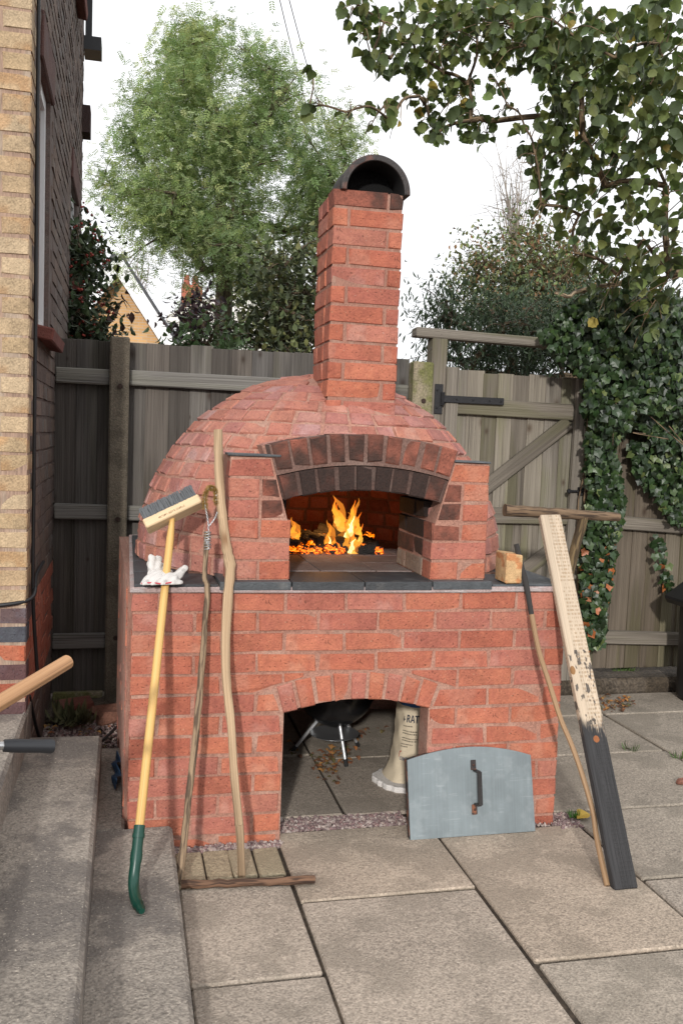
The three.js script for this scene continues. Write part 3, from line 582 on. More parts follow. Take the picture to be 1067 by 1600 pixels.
// brush leaning upside down: yellow handle, green end, wooden head with grey bristles
{
  const head = at(270, 806, 2, -0.10), foot = at(207, 1398, 1, 0.062), br = thing('scrubbing_broom', 'yellow handled broom leaning head up with grey bristles and green grip', 'broom', foot.toArray());
  const rel = p => p.clone().sub(foot), top = rel(head), L = top.length(), dir = top.clone().normalize();
  const hw = W([1, 1, 1], woodMap([0.66, 0.42, 0.145], [0.54, 0.31, 0.09], { px: 256, seed: 9, knots: 0, grime: 0.12, w: 0.2 })); hw.roughness = 0.45; hw.bumpScale = 0.0006;
  part('handle', limb([dir.clone().multiplyScalar(0.16), dir.clone().multiplyScalar(L * 0.5), dir.clone().multiplyScalar(L * 0.93), dir.clone().multiplyScalar(L)], [0.0142, 0.0142, 0.0135, 0.0085], 14), hw, br);
  const green = mat([0.004, 0.045, 0.030], { roughness: 0.35 });
  const e = rel(at(222, 1430, 1, 0.054)).add(V(0, 0.012, 0));
  const gp = smooth([dir.clone().multiplyScalar(0.20), dir.clone().multiplyScalar(0.10), dir.clone().multiplyScalar(0.035), e.clone().multiplyScalar(0.35).add(V(0, 0.006, 0)), e], 24);
  const gr = part('grip', limb(gp, gp.map((_, i) => i < 2 ? 0.0175 : i < 22 ? 0.0168 + (i === 5 || i === 6 ? 0.002 : 0) : i === 23 ? 0.0145 : 0.009), 14), green, br);
  part('rib', limb([dir.clone().multiplyScalar(0.175), dir.clone().multiplyScalar(0.163)], [0.0195, 0.0195], 14), green, gr);
  // head: block along the line from lower left to upper right
  const a = at(232, 824, 2, -0.095), b = at(312, 786, 2, -0.105), ax = b.clone().sub(a), len = ax.length() + 0.015; ax.normalize();
  const up = dir.clone().addScaledVector(ax, -dir.dot(ax)).normalize(), nz = ax.clone().cross(up).normalize();
  const hd = new THREE.Group(); hd.name = 'head'; br.add(hd); hd.applyMatrix4(new THREE.Matrix4().makeBasis(ax, up, nz)); hd.position.copy(rel(a.clone().lerp(b, 0.5)));
  const print = tex(512, 1, (x, y) => { const g = fbm(n1, x, y, 4, 3, 40) - 0.5, k = 1 + 0.35 * g; let c = [0.62 * k, 0.46 * k, 0.28 * k]; const cell = n3(x, y, 160, 24); if (Math.abs(y - 0.6) < 0.07 && x > 0.25 && x < 0.72 && cell > 0.55) c = [0.2, 0.11, 0.05]; return c; }); 
  const bg = cbox(len, 0.036, 0.062, 0.004, 0, 0.0008); { const p = bg.attributes.position, u = bg.attributes.uv; for (let i = 0; i < p.count; i++) u.setXY(i, p.getX(i) / len + 0.5, (p.getY(i) + p.getZ(i) * 0.3) / 0.06 + 0.5); }
  part('block', bg, mat([1, 1, 1], { map: print, roughness: 0.7 }), hd, [0, 0.005, 0]);
  const bl = []; for (let i = 0; i < 900; i++) { const g = new THREE.BoxGeometry(0.0035, 0.05, 0.0035); g.rotateX(rr(-0.22, 0.22)); g.rotateZ(rr(-0.15, 0.15)); g.translate(rr(-len / 2 + 0.008, len / 2 - 0.008), 0.045, rr(-0.026, 0.026)); bl.push(g); }
  part('bristles', merged(bl), mat([0.10, 0.105, 0.11], { roughness: 0.8 }), hd, null, 'stuff');
}
// wire brush tied to a stick
{
  const wood = bark([0.92, 0.82, 0.72]), P0 = at(281, 1378, 1, G0 + 0.008), o = thing('wire_brush_stick', 'thin brown stick with a brass wire brush bound to its top', 'brush', P0.toArray());
  const r = p => p.sub(P0), q = (u, v, z) => r(at(u, v, 2, z));
  const s = part('stick', stick([V(0, 0, 0), q(290, 1290, 0.215), q(303, 1180, 0.16), q(313, 1075, 0.10), q(321, 970, 0.045), q(324, 915, 0.016), q(321, 905, 0.012), q(324, 830, -0.02)], 0.0135, 0.0085, 30, 9, 0.0012, 0.07), wood, o);
  const steel = mat([0.55, 0.55, 0.56], { metalness: 0.9, roughness: 0.35 }), brass = mat([0.42, 0.28, 0.09], { metalness: 0.7, roughness: 0.45 });
  const wires = [];
  const tw = (pts, n) => { for (const ph of [0, Math.PI]) { const P = smooth(pts, n); wires.push(limb(P.map((p, i) => p.clone().add(V(Math.cos(i * 0.9 + ph) * 0.0022, 0, Math.sin(i * 0.9 + ph) * 0.0022))), P.map(() => 0.0016), 5)); } };
  tw([q(326, 860, -0.005), q(326, 820, -0.02), q(321, 790, -0.035)], 40); tw([q(327, 822, -0.02), q(337, 808, -0.028), q(340, 800, -0.03)], 14);
  part('twisted_wire', merged(wires), steel, o);
  const bind = []; for (let i = 0; i < 9; i++) { const c = q(324.5, 832 + i * 3.1, -0.018 + i * 0.001); const P = []; for (let k = 0; k <= 12; k++) P.push(c.clone().add(V(Math.cos(k / 12 * 6.283) * 0.0125, Math.sin(k / 12 * 6.283 + i) * 0.003, Math.sin(k / 12 * 6.283) * 0.0125))); bind.push(limb(P, P.map(() => 0.0015), 5)); }
  part('binding_wire', merged(bind), steel, o);
  const br = []; const core = smooth([q(321, 795, -0.035), q(321, 772, -0.045), q(329, 762, -0.048), q(337, 768, -0.045), q(338, 786, -0.036)], 30);
  for (let i = 0; i < 900; i++) { const c = core[Math.floor(R() * core.length)], d = V(rr(-1, 1), rr(-1, 1), rr(-1, 1)).normalize(); const g = new THREE.CylinderGeometry(0.0006, 0.0006, 0.013, 3); g.applyQuaternion(new THREE.Quaternion().setFromUnitVectors(V(0, 1, 0), d)); g.translate(c.x + d.x * 0.0065, c.y + d.y * 0.0065, c.z + d.z * 0.0065); br.push(g); }
  part('bristles', merged(br), brass, o, null, 'stuff'); part('loop', limb(core, core.map(() => 0.0018), 5), steel, o);
}
// T-shaped wooden rake made from a branch
{
  const P0 = at(378, 1372, 1, G0 + 0.02), o = thing('wooden_rake', 'long pale peeled branch with a dark cross bar lying at its foot', 'rake', P0.toArray()), q = (u, v, z) => at(u, v, 2, z).sub(P0);
  const pale = W([1.12, 1.0, 0.86], woodMap([0.50, 0.40, 0.29], [0.25, 0.185, 0.125], { px: 256, seed: 13, knots: 3, w: 0.25, l: 1.5, grime: 0.45 }));
  const lowdark = W([0.85, 0.75, 0.64], pale.map);
  const pts = [q(378, 1372, 0.256), q(375, 1300, 0.235), q(367, 1220, 0.19), q(361, 1130, 0.145), q(354, 1060, 0.105), q(353, 1000, 0.065), q(357, 925, 0.025), q(360, 885, 0.0), q(355, 860, -0.01), q(347, 800, -0.035), q(342, 720, -0.075), q(341, 672, -0.1)];
  const P = smooth(pts, 48), rad = P.map((_, i) => (0.0155 - 0.0022 * Math.cos(i / 48 * 5) + (Math.abs(i - 32) < 2 ? 0.003 : 0) + (i > 40 ? 0.001 : 0)) * (1 + rr(-0.06, 0.06)));
  part('pole', limb(P.slice(5), rad.slice(5), 10, 0.06), pale, o); part('butt', limb(P.slice(0, 6), rad.slice(0, 6), 10, 0.05), lowdark, o).userData.label = 'darker weathered lower end of the pole';
  const b = stick([at(284, 1382, 1, G0 + 0.016).sub(P0), at(380, 1379, 1, G0 + 0.016).sub(P0), at(492, 1374, 1, G0 + 0.016).sub(P0)], 0.0145, 0.013, 16, 9, 0.002, 0.1); part('cross_bar', b, bark([0.52, 0.36, 0.30]), o);
}
// bent poker, burnt at the top
{
  const P0 = at(948, 1384, 1, G0 + 0.01), o = thing('poker_stick', 'slim bent bare stick with a blackened upper end right of the store', 'stick', P0.toArray()), q = (u, v, z) => at(u, v, 2, z).sub(P0);
  const pts = [q(948, 1384, 0.522), q(938, 1340, 0.46), q(930, 1300, 0.41), q(927, 1275, 0.385), q(912, 1220, 0.33), q(893, 1165, 0.265), q(876, 1125, 0.21), q(855, 1060, 0.135), q(842, 1020, 0.1), q(830, 960, 0.055), q(822, 915, 0.018), q(813, 880, -0.01), q(806, 850, -0.03)];
  const P = smooth(pts, 48), rad = P.map((_, i) => (i > 36 ? 0.0105 : 0.0098) * (1 + rr(-0.05, 0.05)));
  const bare = W([0.72, 0.56, 0.40], woodMap([0.52, 0.42, 0.31], [0.28, 0.205, 0.14], { px: 256, seed: 17, knots: 1, w: 0.2, grime: 0.3 })); bare.roughness = 0.6;
  part('shaft', limb(P.slice(0, 37), rad.slice(0, 37), 9, 0.04), bare, o);
  part('charred_end', limb(P.slice(36), rad.slice(36), 9, 0.06), mat([0.03, 0.027, 0.025], { bumpMap: barkBump, bumpScale: 0.003 }), o);
}
// scorched plank
{
  const b0 = at(960, 1391, 1, G0), b1 = at(996, 1388, 1, G0), t0 = at(841, 803, 2, -0.125), t1 = at(878, 805, 2, -0.125);
  const c0 = b0.clone().lerp(b1, 0.5), c1 = t0.clone().lerp(t1, 0.5), up = c1.clone().sub(c0), L = up.length(); up.normalize();
  const ax = V(1, 0, 0.02).addScaledVector(up, -V(1, 0, 0.02).dot(up)).normalize(), nz = ax.clone().cross(up);
  const o = thing('scorched_plank', 'pale sawn plank leaning on the worktop corner, charred black at its lower end', 'plank', c0.toArray());
  const T = tex(256, 1, (x, y) => {
    const g1 = fbm(n1, x, y, 16, 3, 4), g2 = n4(x, y, 64, 8), k = 0.82 + 0.35 * (g1 - 0.5) + 0.25 * (g2 - 0.5); let c = [0.57 * k, 0.455 * k, 0.335 * k];
    if (x > 0.36 && y > 0.32) { const row = y * 92, rf = row - Math.floor(row), cx = n3(x, Math.floor(row) / 92 + 0.003, 40, 92); if (rf > 0.25 && rf < 0.72 && cx > 0.5) c = mix(c, [0.30, 0.19, 0.10], 0.55 * sst(0.5, 0.6, cx)); }
    if (Math.hypot((x - 0.13) / 0.1, (y - 0.545) / 0.012) < 1) c = [0.25, 0.13, 0.05];
    const edge = 0.40 + 0.05 * (fbm(n2, x, y, 10, 4, 20) - 0.5) + 0.05 * (fbm(n4, x, y, 14, 3, 24) - 0.5) + 0.03 * (n4(x, y, 40, 6) - 0.5) * (x > 0.2 ? 1 : 0.4);
    const flecks = y < 0.60 && y > 0.40 ? sst(0.58, 0.66, fbm(n4, x, y, 7, 4, 40)) * 0.85 : 0;
    const kb = 0.6 + 0.8 * n2(x, y, 64, 12); const ch = [0.028 * kb, 0.027 * kb, 0.028 * kb];
    c = mix(c, ch, Math.max(flecks, 1 - sst(edge - 0.02, edge + 0.025, y + 0.03 * (n3(x, y, 80, 60) - 0.5))));
    if (Math.hypot((x - 0.5) / 0.11, (y - 0.362) / 0.009) < 1) c = [0.26, 0.09, 0.03]; return c;
  }, true, 2048);
  const B = tex(256, 1, (x, y) => { let h = 0.6 + 0.25 * (n4(x, y, 64, 10) - 0.5); if (x > 0.36) { const row = y * 92, rf = row - Math.floor(row), cx = n3(x, Math.floor(row) / 92 + 0.003, 40, 92); if (rf > 0.25 && rf < 0.72 && cx > 0.5) h -= 0.4; } if (y < 0.4) h += 0.5 * (n2(x, y, 32, 60) - 0.5); return h; }, false, 2048);
  const g = cbox(0.088, L, 0.030, 0.004, 1, 0.001); { const p = g.attributes.position, u = g.attributes.uv; for (let i = 0; i < p.count; i++) u.setXY(i, (p.getX(i) + (p.getZ(i) - 0.015) * 0.5) / 0.105 + 0.5, p.getY(i) / L + 0.5); }
  const m = part('board', g, mat([1, 1, 1], { map: T, bumpMap: B, bumpScale: 0.003, roughness: 0.85 }), o);
  m.applyMatrix4(new THREE.Matrix4().makeBasis(ax, up, nz).setPosition(up.clone().multiplyScalar(L / 2).addScaledVector(nz, -0.012)));
}
// T-shaped tool standing behind the plank
{
  const P0 = at(825, 1150, 2, -0.9); P0.y = G0; const o = thing('wooden_mallet', 'rough stick with a bark covered cross piece standing behind the scorched plank', 'mallet', P0.toArray()), q = (u, v, z = -0.9) => at(u, v, 2, z).sub(P0);
  part('handle', stick([V(0, 0, 0), q(893, 878), q(911, 808)], 0.024, 0.024, 8, 9, 0.002, 0.06), bark([0.5, 0.44, 0.3]), o);
  part('cross_piece', stick([q(788, 797), q(850, 801), q(910, 805), q(966, 808)], 0.030, 0.022, 14, 10, 0.003, 0.06), bark([0.55, 0.46, 0.39]), o);
}
// oven door: galvanised sheet with a bent iron handle
{
  const A = at(641, 1312, 1, G0), B = at(835, 1298, 1, G0), w = B.clone().sub(A), L = w.length(); w.normalize();
  const H = 0.287, tilt = 0.21, up = V(0, Math.cos(tilt), -Math.sin(tilt)); up.addScaledVector(w, -up.dot(w)).normalize(); const nz = w.clone().cross(up);
  const o = thing('oven_door', 'grey galvanised oven door with arched top and black handle, propped on the base', 'oven door', A.toArray());
  const M = new THREE.Matrix4().makeBasis(w, up, nz), put = m => { m.applyMatrix4(M); return m; };
  const s = new THREE.Shape(); s.moveTo(0, 0); s.lineTo(L, 0); s.lineTo(L - 0.008, H); s.quadraticCurveTo(L * 0.75, H + 0.04, L * 0.5, H + 0.042); s.quadraticCurveTo(L * 0.25, H + 0.042, -0.006, H + 0.004); s.closePath();
  const zinc = tex(512, 0.55, (x, y) => { const a = fbm(n1, x, y, 6, 5), b = fbm(n2, x, y, 18, 4), st = n4(x, y, 140, 3), k = 0.95 + 0.35 * (a - 0.5) + 0.12 * (st - 0.5); return mix([0.205 * k, 0.24 * k, 0.252 * k], [0.36, 0.39, 0.40], 0.2 * sst(0.5, 0.8, b) + 0.3 * sst(0.80, 0.9, n3(x, y, 9, 200)) * sst(0.5, 0.6, a)); });
  const rough = tex(256, 0.5, (x, y) => 0.42 + 0.3 * fbm(n2, x, y, 8, 4), false);
  const sheet = new THREE.ExtrudeGeometry(s, { depth: 0.003, bevelEnabled: true, bevelThickness: 0.0012, bevelSize: 0.0012, bevelSegments: 2, curveSegments: 16 });
  put(part('sheet', sheet, mat([1, 1, 1], { map: zinc, roughnessMap: rough, roughness: 1, metalness: 0.35 }), o));
  const backing = extrude(s, 0.022, -0.0245, 16); backing.translate(-0.003, 0.001, 0);
  const rust = tex(256, 0.2, (x, y) => { const a = fbm(n1, x, y, 8, 5), k = 0.7 + 0.6 * a; return mix([0.035 * k, 0.028 * k, 0.026 * k], [0.19 * k, 0.075 * k, 0.04 * k], sst(0.45, 0.65, fbm(n2, x, y, 9, 4))); });
  const rustM = mat([1, 1, 1], { map: rust, bumpMap: grit, bumpScale: 0.002 }); put(part('backing', backing, rustM, o));
  // chipped rusty bits along the lower edge
  const hx = L * 0.52, iron = mat([1.0, 1, 1], { map: rust, bumpMap: grit, bumpScale: 0.002, roughness: 0.6, metalness: 0.3 });
  const hp = [[-0.008, 0.285], [-0.006, 0.250], [0.004, 0.244], [0.004, 0.13], [-0.008, 0.122], [-0.006, 0.085]].map(([x, y], i) => V(hx + x, y - 0.005, [0.009, 0.010, 0.04, 0.04, 0.010, 0.009][i]));
  const handle = new THREE.Group(); handle.name = 'handle'; o.add(handle); put(handle);
  for (const y of [0.262, 0.096]) part('mount', cbox(0.021, 0.038, 0.006, 0.002, 1, 0.0006), rustM, handle, [hx - 0.006, y, 0.0075]);
  for (const y of [0.262, 0.096]) { const sc = new THREE.SphereGeometry(0.005, 8, 6); sc.scale(1, 1, 0.5); part('screw', sc, iron, handle, [hx - 0.006, y, 0.011]); }
  part('bar', (() => { const l = []; const bar = cbox(0.018, 0.125, 0.008, 0.002, 1, 0.0005); bar.translate(hx + 0.004, 0.179, 0.043); l.push(bar); for (const y of [0.241, 0.117]) { const c = cbox(0.018, 0.008, 0.038, 0.002, 1, 0.0005); c.translate(hx, y, 0.026); l.push(c); } return merged(l); })(), mat([0.03, 0.027, 0.026], { roughness: 0.45, metalness: 0.4, bumpMap: grit, bumpScale: 0.001 }), handle);
}
// pale firebrick on the worktop
{
  const p = at(793, 912, 1, 0.932), o = thing('fire_brick', 'pale yellow fire brick standing on the slate at the right of the mouth', 'brick', [1.425, 0.9305, -0.045]);
  const g = cbox(0.068, 0.115, 0.105, 0.004, 1, 0.0015), p2 = g.attributes.position; for (let i = 0; i < p2.count; i++) if (p2.getY(i) > 0 && p2.getX(i) > 0) { p2.setY(i, p2.getY(i) - 0.007); }
  const m = part('block', g, mat([1, 1, 1], { map: tex(256, 0.2, (x, y) => { const k = 0.9 + 0.4 * (fbm(n1, x, y, 10, 4) - 0.5) + 0.3 * (n3(x, y, 90) - 0.5); return mix([0.56 * k, 0.36 * k, 0.18 * k], [0.5 * k, 0.22 * k, 0.09 * k], sst(0.58, 0.7, fbm(n2, x, y, 4, 4))); }), bumpMap: grit, bumpScale: 0.003 }), o, [0, 0.0575, 0]); m.rotation.y = 0.02;
}
// work glove
function sdfGeo(f, half, res) {
  const mc = new MarchingCubes(res, new THREE.MeshBasicMaterial(), false, false, 200000); mc.isolation = 0;
  for (let k = 0; k < res; k++) for (let j = 0; j < res; j++) for (let i = 0; i < res; i++) mc.field[i + j * res + k * res * res] = -f((i / res * 2 - 1) * half, (j / res * 2 - 1) * half, (k / res * 2 - 1) * half);
  mc.update(); const n = mc.count, g = new THREE.BufferGeometry();
  const P = mc.positionArray.slice(0, n * 3).map(v => v * half), N = mc.normalArray.slice(0, n * 3); g.setAttribute('position', new THREE.BufferAttribute(P, 3)); g.setAttribute('normal', new THREE.BufferAttribute(N, 3));
  const U = new Float32Array(n * 2); for (let i = 0; i < n; i++) { U[i * 2] = P[i * 3]; U[i * 2 + 1] = P[i * 3 + 1]; } g.setAttribute('uv', new THREE.BufferAttribute(U, 2)); return g;
}
{
  // frame: x along the worktop, y up, z towards the viewer; cuff in front, fingers leaning up on the dome
  const cap = (p, a, b, r0, r1) => { const ab = b.clone().sub(a), t = Math.min(1, Math.max(0, p.clone().sub(a).dot(ab) / ab.lengthSq())); return p.distanceTo(a.clone().addScaledVector(ab, t)) - (r0 + (r1 - r0) * t); };
  const sm = (a, b, k) => { const h = Math.max(k - Math.abs(a - b), 0) / k; return Math.min(a, b) - h * h * k / 4; };
  const F = [[V(-0.03, 0.03, 0.0), V(-0.034, 0.062, -0.03), V(-0.030, 0.082, -0.035), 0.0125], [V(-0.012, 0.032, -0.005), V(-0.010, 0.062, -0.04), V(-0.006, 0.076, -0.05), 0.0125], [V(0.006, 0.028, -0.01), V(0.012, 0.046, -0.05), V(0.014, 0.040, -0.07), 0.012], [V(0.022, 0.02, -0.01), V(0.034, 0.024, -0.05), V(0.036, 0.018, -0.065), 0.011], [V(0.03, 0.016, 0.02), V(0.062, 0.028, 0.005), V(0.082, 0.048, -0.008), 0.0125]];
  const cuffA = V(-0.055, 0.008, 0.062), cuffB = V(0.055, 0.008, 0.048);
  const f = (x, y, z) => {
    const p = V(x, y, z); let d = cap(p, V(-0.018, 0.024, 0.015), V(0.02, 0.018, 0.012), 0.02, 0.02);
    const q = V(x, y * 2.2, z); d = sm(d, cap(q, cuffA, cuffB, 0.014, 0.014) * 0.6, 0.03); d = sm(d, cap(V(x, y * 1.4, z), V(-0.03, 0.022, 0.04), V(0.035, 0.02, 0.032), 0.022, 0.022) * 0.8, 0.03);
    for (const [a, b, c, r] of F) { d = sm(d, cap(p, a, b, r * 1.05, r), 0.012); d = sm(d, cap(p, b, c, r, r * 0.92), 0.006); }
    d += 0.0022 * Math.sin(x * 190 + z * 90) * Math.sin(z * 120 + y * 160 + 1) + 0.0012 * Math.sin(z * 310 + x * 220);
    return Math.max(d, 0.002 - y);
  };
  const at0 = at(252, 906, 1, 0.94);
  const g = sdfGeo(f, 0.115, 72);
  const knit = tex(256, 0.06, (x, y) => { const k = 0.9 + 0.14 * Math.sin(y * 6.283 * 14) * Math.sin(x * 6.283 * 10) - 0.25 * sst(0.52, 0.7, fbm(n1, x, y, 4, 4)); return [0.62 * k, 0.59 * k, 0.56 * k]; });
  const o = thing('work_glove', 'crumpled white knitted work glove with a red edged cuff on the slate', 'glove', [0.098, 0.9325, -0.012]);
  part('knit', g, mat([1, 1, 1], { map: knit, roughness: 1, bumpMap: grit, bumpScale: 0.001 }), o);
  part('cuff_edge', (() => { const P = smooth([V(-0.068, 0.006, 0.066), V(-0.03, 0.010, 0.074), V(0.0, 0.006, 0.071), V(0.035, 0.010, 0.066), V(0.066, 0.007, 0.052)], 24); return limb(P, P.map(() => 0.0028), 8, 0.15); })(), mat([0.45, 0.07, 0.09], { roughness: 1 }), o);
}

// ================================================================ things in the store
{
  const c = V(0.935, 0, -0.80), o = thing('kettle_barbecue', 'black kettle barbecue on chrome legs with an ash plate in the store', 'barbecue', [c.x, G0, c.z]);
  const enamel = mat([0.010, 0.010, 0.011], { roughness: 0.22 }), chrome = mat([0.62, 0.63, 0.64], { metalness: 0.65, roughness: 0.42 });
  const bowl = []; for (let i = 0; i <= 14; i++) { const a = -Math.PI / 2 + i / 14 * Math.PI / 2; bowl.push(new THREE.Vector2(Math.max(0.001, Math.cos(a) * 0.182), 0.348 + Math.sin(a) * 0.185)); } bowl.push(new THREE.Vector2(0.186, 0.352)); bowl.push(new THREE.Vector2(0.178, 0.352));
  part('bowl', new THREE.LatheGeometry(bowl, 48), enamel, o);
  const lid = []; for (let i = 0; i <= 12; i++) { const a = i / 12 * Math.PI / 2; lid.push(new THREE.Vector2(Math.max(0.001, Math.cos(a) * 0.187), 0.354 + Math.sin(a) * 0.13)); } const ld = part('lid', new THREE.LatheGeometry(lid, 48), enamel, o);
  part('lid_knob', limb([V(-0.04, 0.478, 0), V(-0.035, 0.505, 0), V(0.035, 0.505, 0), V(0.04, 0.478, 0)], [0.006, 0.006, 0.006, 0.006], 8), mat([0.02, 0.02, 0.02]), ld);
  const foot = [at(457, 1173, 1, G0), at(541, 1198, 1, G0), V(c.x + 0.16, G0, c.z - 0.16)];
  for (const f of foot) {
    const b = f.clone().sub(V(c.x, G0, c.z)), t = V(b.x * 0.25, 0.205, b.z * 0.25); t.y = 0.215; const dir = b.clone().sub(t).normalize();
    const lg = part('leg', limb([t, b.clone().addScaledVector(dir, -0.03)], [0.008, 0.008], 12), chrome, o); part('rubber_foot', limb([b.clone().addScaledVector(dir, -0.034), b], [0.0095, 0.0095], 12), mat([0.015, 0.015, 0.015]), lg);
  }
  part('ash_plate', new THREE.LatheGeometry([[0.001, 0.112], [0.09, 0.115], [0.112, 0.122], [0.115, 0.1235], [0.113, 0.1255], [0.09, 0.1185], [0.001, 0.1155]].map(p => new THREE.Vector2(...p)), 40), mat([0.4, 0.41, 0.42], { metalness: 0.85, roughness: 0.38 }), o);
}
{
  const cx = 1.285, cz = -0.50, o = thing('paper_sack', 'tan paper sack with dark printed lettering standing inside the store', 'sack', [cx, G0, cz]);
  const cv = document.createElement('canvas'); cv.width = 1024; cv.height = 512; const k = cv.getContext('2d');
  k.fillStyle = '#cfc0a6'; k.fillRect(0, 0, 1024, 512);
  const rs = mulberry(4); for (let i = 0; i < 5000; i++) { k.fillStyle = `rgba(${rs() < 0.5 ? '90,75,55' : '215,200,175'},0.10)`; k.fillRect(rs() * 1024, rs() * 512, 2 + rs() * 16, 1 + rs() * 2); }
  k.fillStyle = '#3c5f8c'; k.fillRect(0, 0, 1024, 132); k.fillStyle = '#24344f'; for (let i = 0; i < 26; i++) k.fillRect(rs() * 1000, rs() * 118, 30, 16);
  const tx = 448; // where the print faces the viewer
  k.fillStyle = '#23293a'; k.font = 'bold 50px sans-serif'; k.save(); k.translate(tx - 62, 206); k.scale(1.45, 1); k.fillText('RAT', 26, 0); k.fillRect(0, -26, 9, 24); k.fillRect(7, -16, 10, 7); k.restore();
  k.fillStyle = '#4b443b'; for (const [y, w] of [[222, 110], [246, 170], [258, 160], [280, 164], [291, 158], [308, 140], [319, 80]]) { let x = tx - 66; while (x < tx - 66 + w) { const l = 4 + rs() * 12; k.fillRect(x, y, l, 5); x += l + 5; } }
  k.strokeStyle = '#a8362e'; k.lineWidth = 7; k.beginPath(); k.arc(tx - 52, 368, 22, Math.PI * 0.9, Math.PI * 1.6); k.stroke(); k.fillStyle = '#27375c'; k.font = 'bold 24px sans-serif'; k.save(); k.translate(tx - 62, 388); k.scale(1.4, 1); k.fillText('CEMEX', 0, 0); k.restore();
  const T = new THREE.CanvasTexture(cv); T.colorSpace = THREE.SRGBColorSpace; T.wrapS = THREE.RepeatWrapping; T.anisotropy = 8; T.repeat.set(1, 1);
  const P = [], U = [], I = [], nu = 72, nv = 26;
  for (let j = 0; j <= nv; j++) for (let i = 0; i <= nu; i++) {
    const t = j / nv, a = i / nu * 2 * Math.PI, fl = 0.055 * Math.exp(-t * 9), w = 0.155 + fl - 0.03 * sst(0.7, 1, t), d = (0.10 + fl * 0.8) * (1 - 0.75 * sst(0.75, 1, t));
    const cr = 0.004 * Math.sin(a * 5 + t * 14) * Math.sin(t * 9 + a * 3) + 0.002 * Math.sin(a * 11 - t * 23), e = 0.7;
    const c = Math.cos(a), s = Math.sin(a), X = Math.sign(c) * Math.pow(Math.abs(c), e) * (w + cr), Z = Math.sign(s) * Math.pow(Math.abs(s), e) * (d + cr);
    P.push(X + 0.02 * t, 0.004 + t * 0.47, Z); U.push(i / nu, t);
  }
  for (let j = 0; j < nv; j++) for (let i = 0; i < nu; i++) { const q = j * (nu + 1) + i; I.push(q, q + nu + 1, q + 1, q + 1, q + nu + 1, q + nu + 2); }
  const g = new THREE.BufferGeometry(); g.setAttribute('position', new THREE.Float32BufferAttribute(P, 3)); g.setAttribute('uv', new THREE.Float32BufferAttribute(U, 2)); g.setIndex(I); g.computeVertexNormals();
  const uv = g.attributes.uv; for (let i = 0; i < uv.count; i++) uv.setX(i, ((0.66 - uv.getX(i)) * 1.6));
  part('sack_body', g, mat([0.92, 0.92, 0.92], { map: T, roughness: 0.85, side: THREE.DoubleSide }), o);
  const s = new THREE.Shape(); for (let i = 0; i <= 60; i++) { const a = i / 60 * 2 * Math.PI, r = 1 + 0.02 * Math.sin(a * 23) + 0.02 * Math.sin(a * 7); const x = Math.cos(a) * 0.235 * r, y = Math.sin(a) * 0.165 * r; i ? s.lineTo(x, y) : s.moveTo(x, y); }
  const hem = new THREE.ExtrudeGeometry(s, { depth: 0.016, bevelEnabled: true, bevelSize: 0.005, bevelThickness: 0.005, bevelSegments: 3 }); hem.rotateX(-Math.PI / 2);
  part('crimped_foot', hem, mat([0.66, 0.63, 0.60], { bumpMap: grit, bumpScale: 0.004 }), o, [-0.0, 0.006, 0.02]);
}
// gravel strips along the brickwork
{
  R = mulberry(404);
  const g = new THREE.IcosahedronGeometry(1, 0); const p = g.attributes.position, f = {}; for (let k = 0; k < p.count; k++) { const key = [p.getX(k), p.getY(k), p.getZ(k)].map(q => q.toFixed(3)).join(); const q = f[key] ??= rr(0.7, 1.2); p.setXYZ(k, p.getX(k) * q, p.getY(k) * q * 0.8, p.getZ(k) * q); } g.computeVertexNormals();
  const zones = [[0.16, 0.555, 0.005, 0.052, 700], [0.555, 1.07, -0.185, -0.065, 1500], [1.07, 1.75, 0.002, 0.03, 350], [1.66, 1.76, -0.075, 0.06, 260], [-0.43, -0.05, -1.5, -0.87, 2600], [-0.06, -0.016, -1.6, -0.88, 200]];
  const N = zones.reduce((s, z) => s + z[4], 0), im = new THREE.InstancedMesh(g, mat([1, 1, 1], { roughness: 0.95 }), N); let i = 0; const o = new THREE.Object3D();
  for (const [x0, x1, z0, z1, n] of zones) for (let k = 0; k < n; k++) {
    const s = rr(0.0035, 0.0095); o.position.set(rr(x0, x1), (z0 < -0.8 ? G0 - 0.02 : G0 - 0.012) + rr(0, 0.01), rr(z0, z1)); o.rotation.set(rr(0, 6), rr(0, 6), rr(0, 6)); o.scale.set(s * rr(0.8, 1.5), s, s); o.updateMatrix(); im.setMatrixAt(i, o.matrix);
    const c = pick([[0.30, 0.19, 0.18], [0.42, 0.33, 0.29], [0.2, 0.14, 0.135], [0.34, 0.27, 0.25], [0.24, 0.16, 0.16], [0.5, 0.42, 0.38]]); im.setColorAt(i++, rgb(c[0] * 0.8, c[1] * 0.8, c[2] * 0.8));
  }
  im.name = 'gravel'; im.userData = { kind: 'stuff', label: 'reddish grey gravel filling the gaps beside the brickwork', category: 'gravel' }; im.castShadow = im.receiveShadow = true; scene.add(im);
}

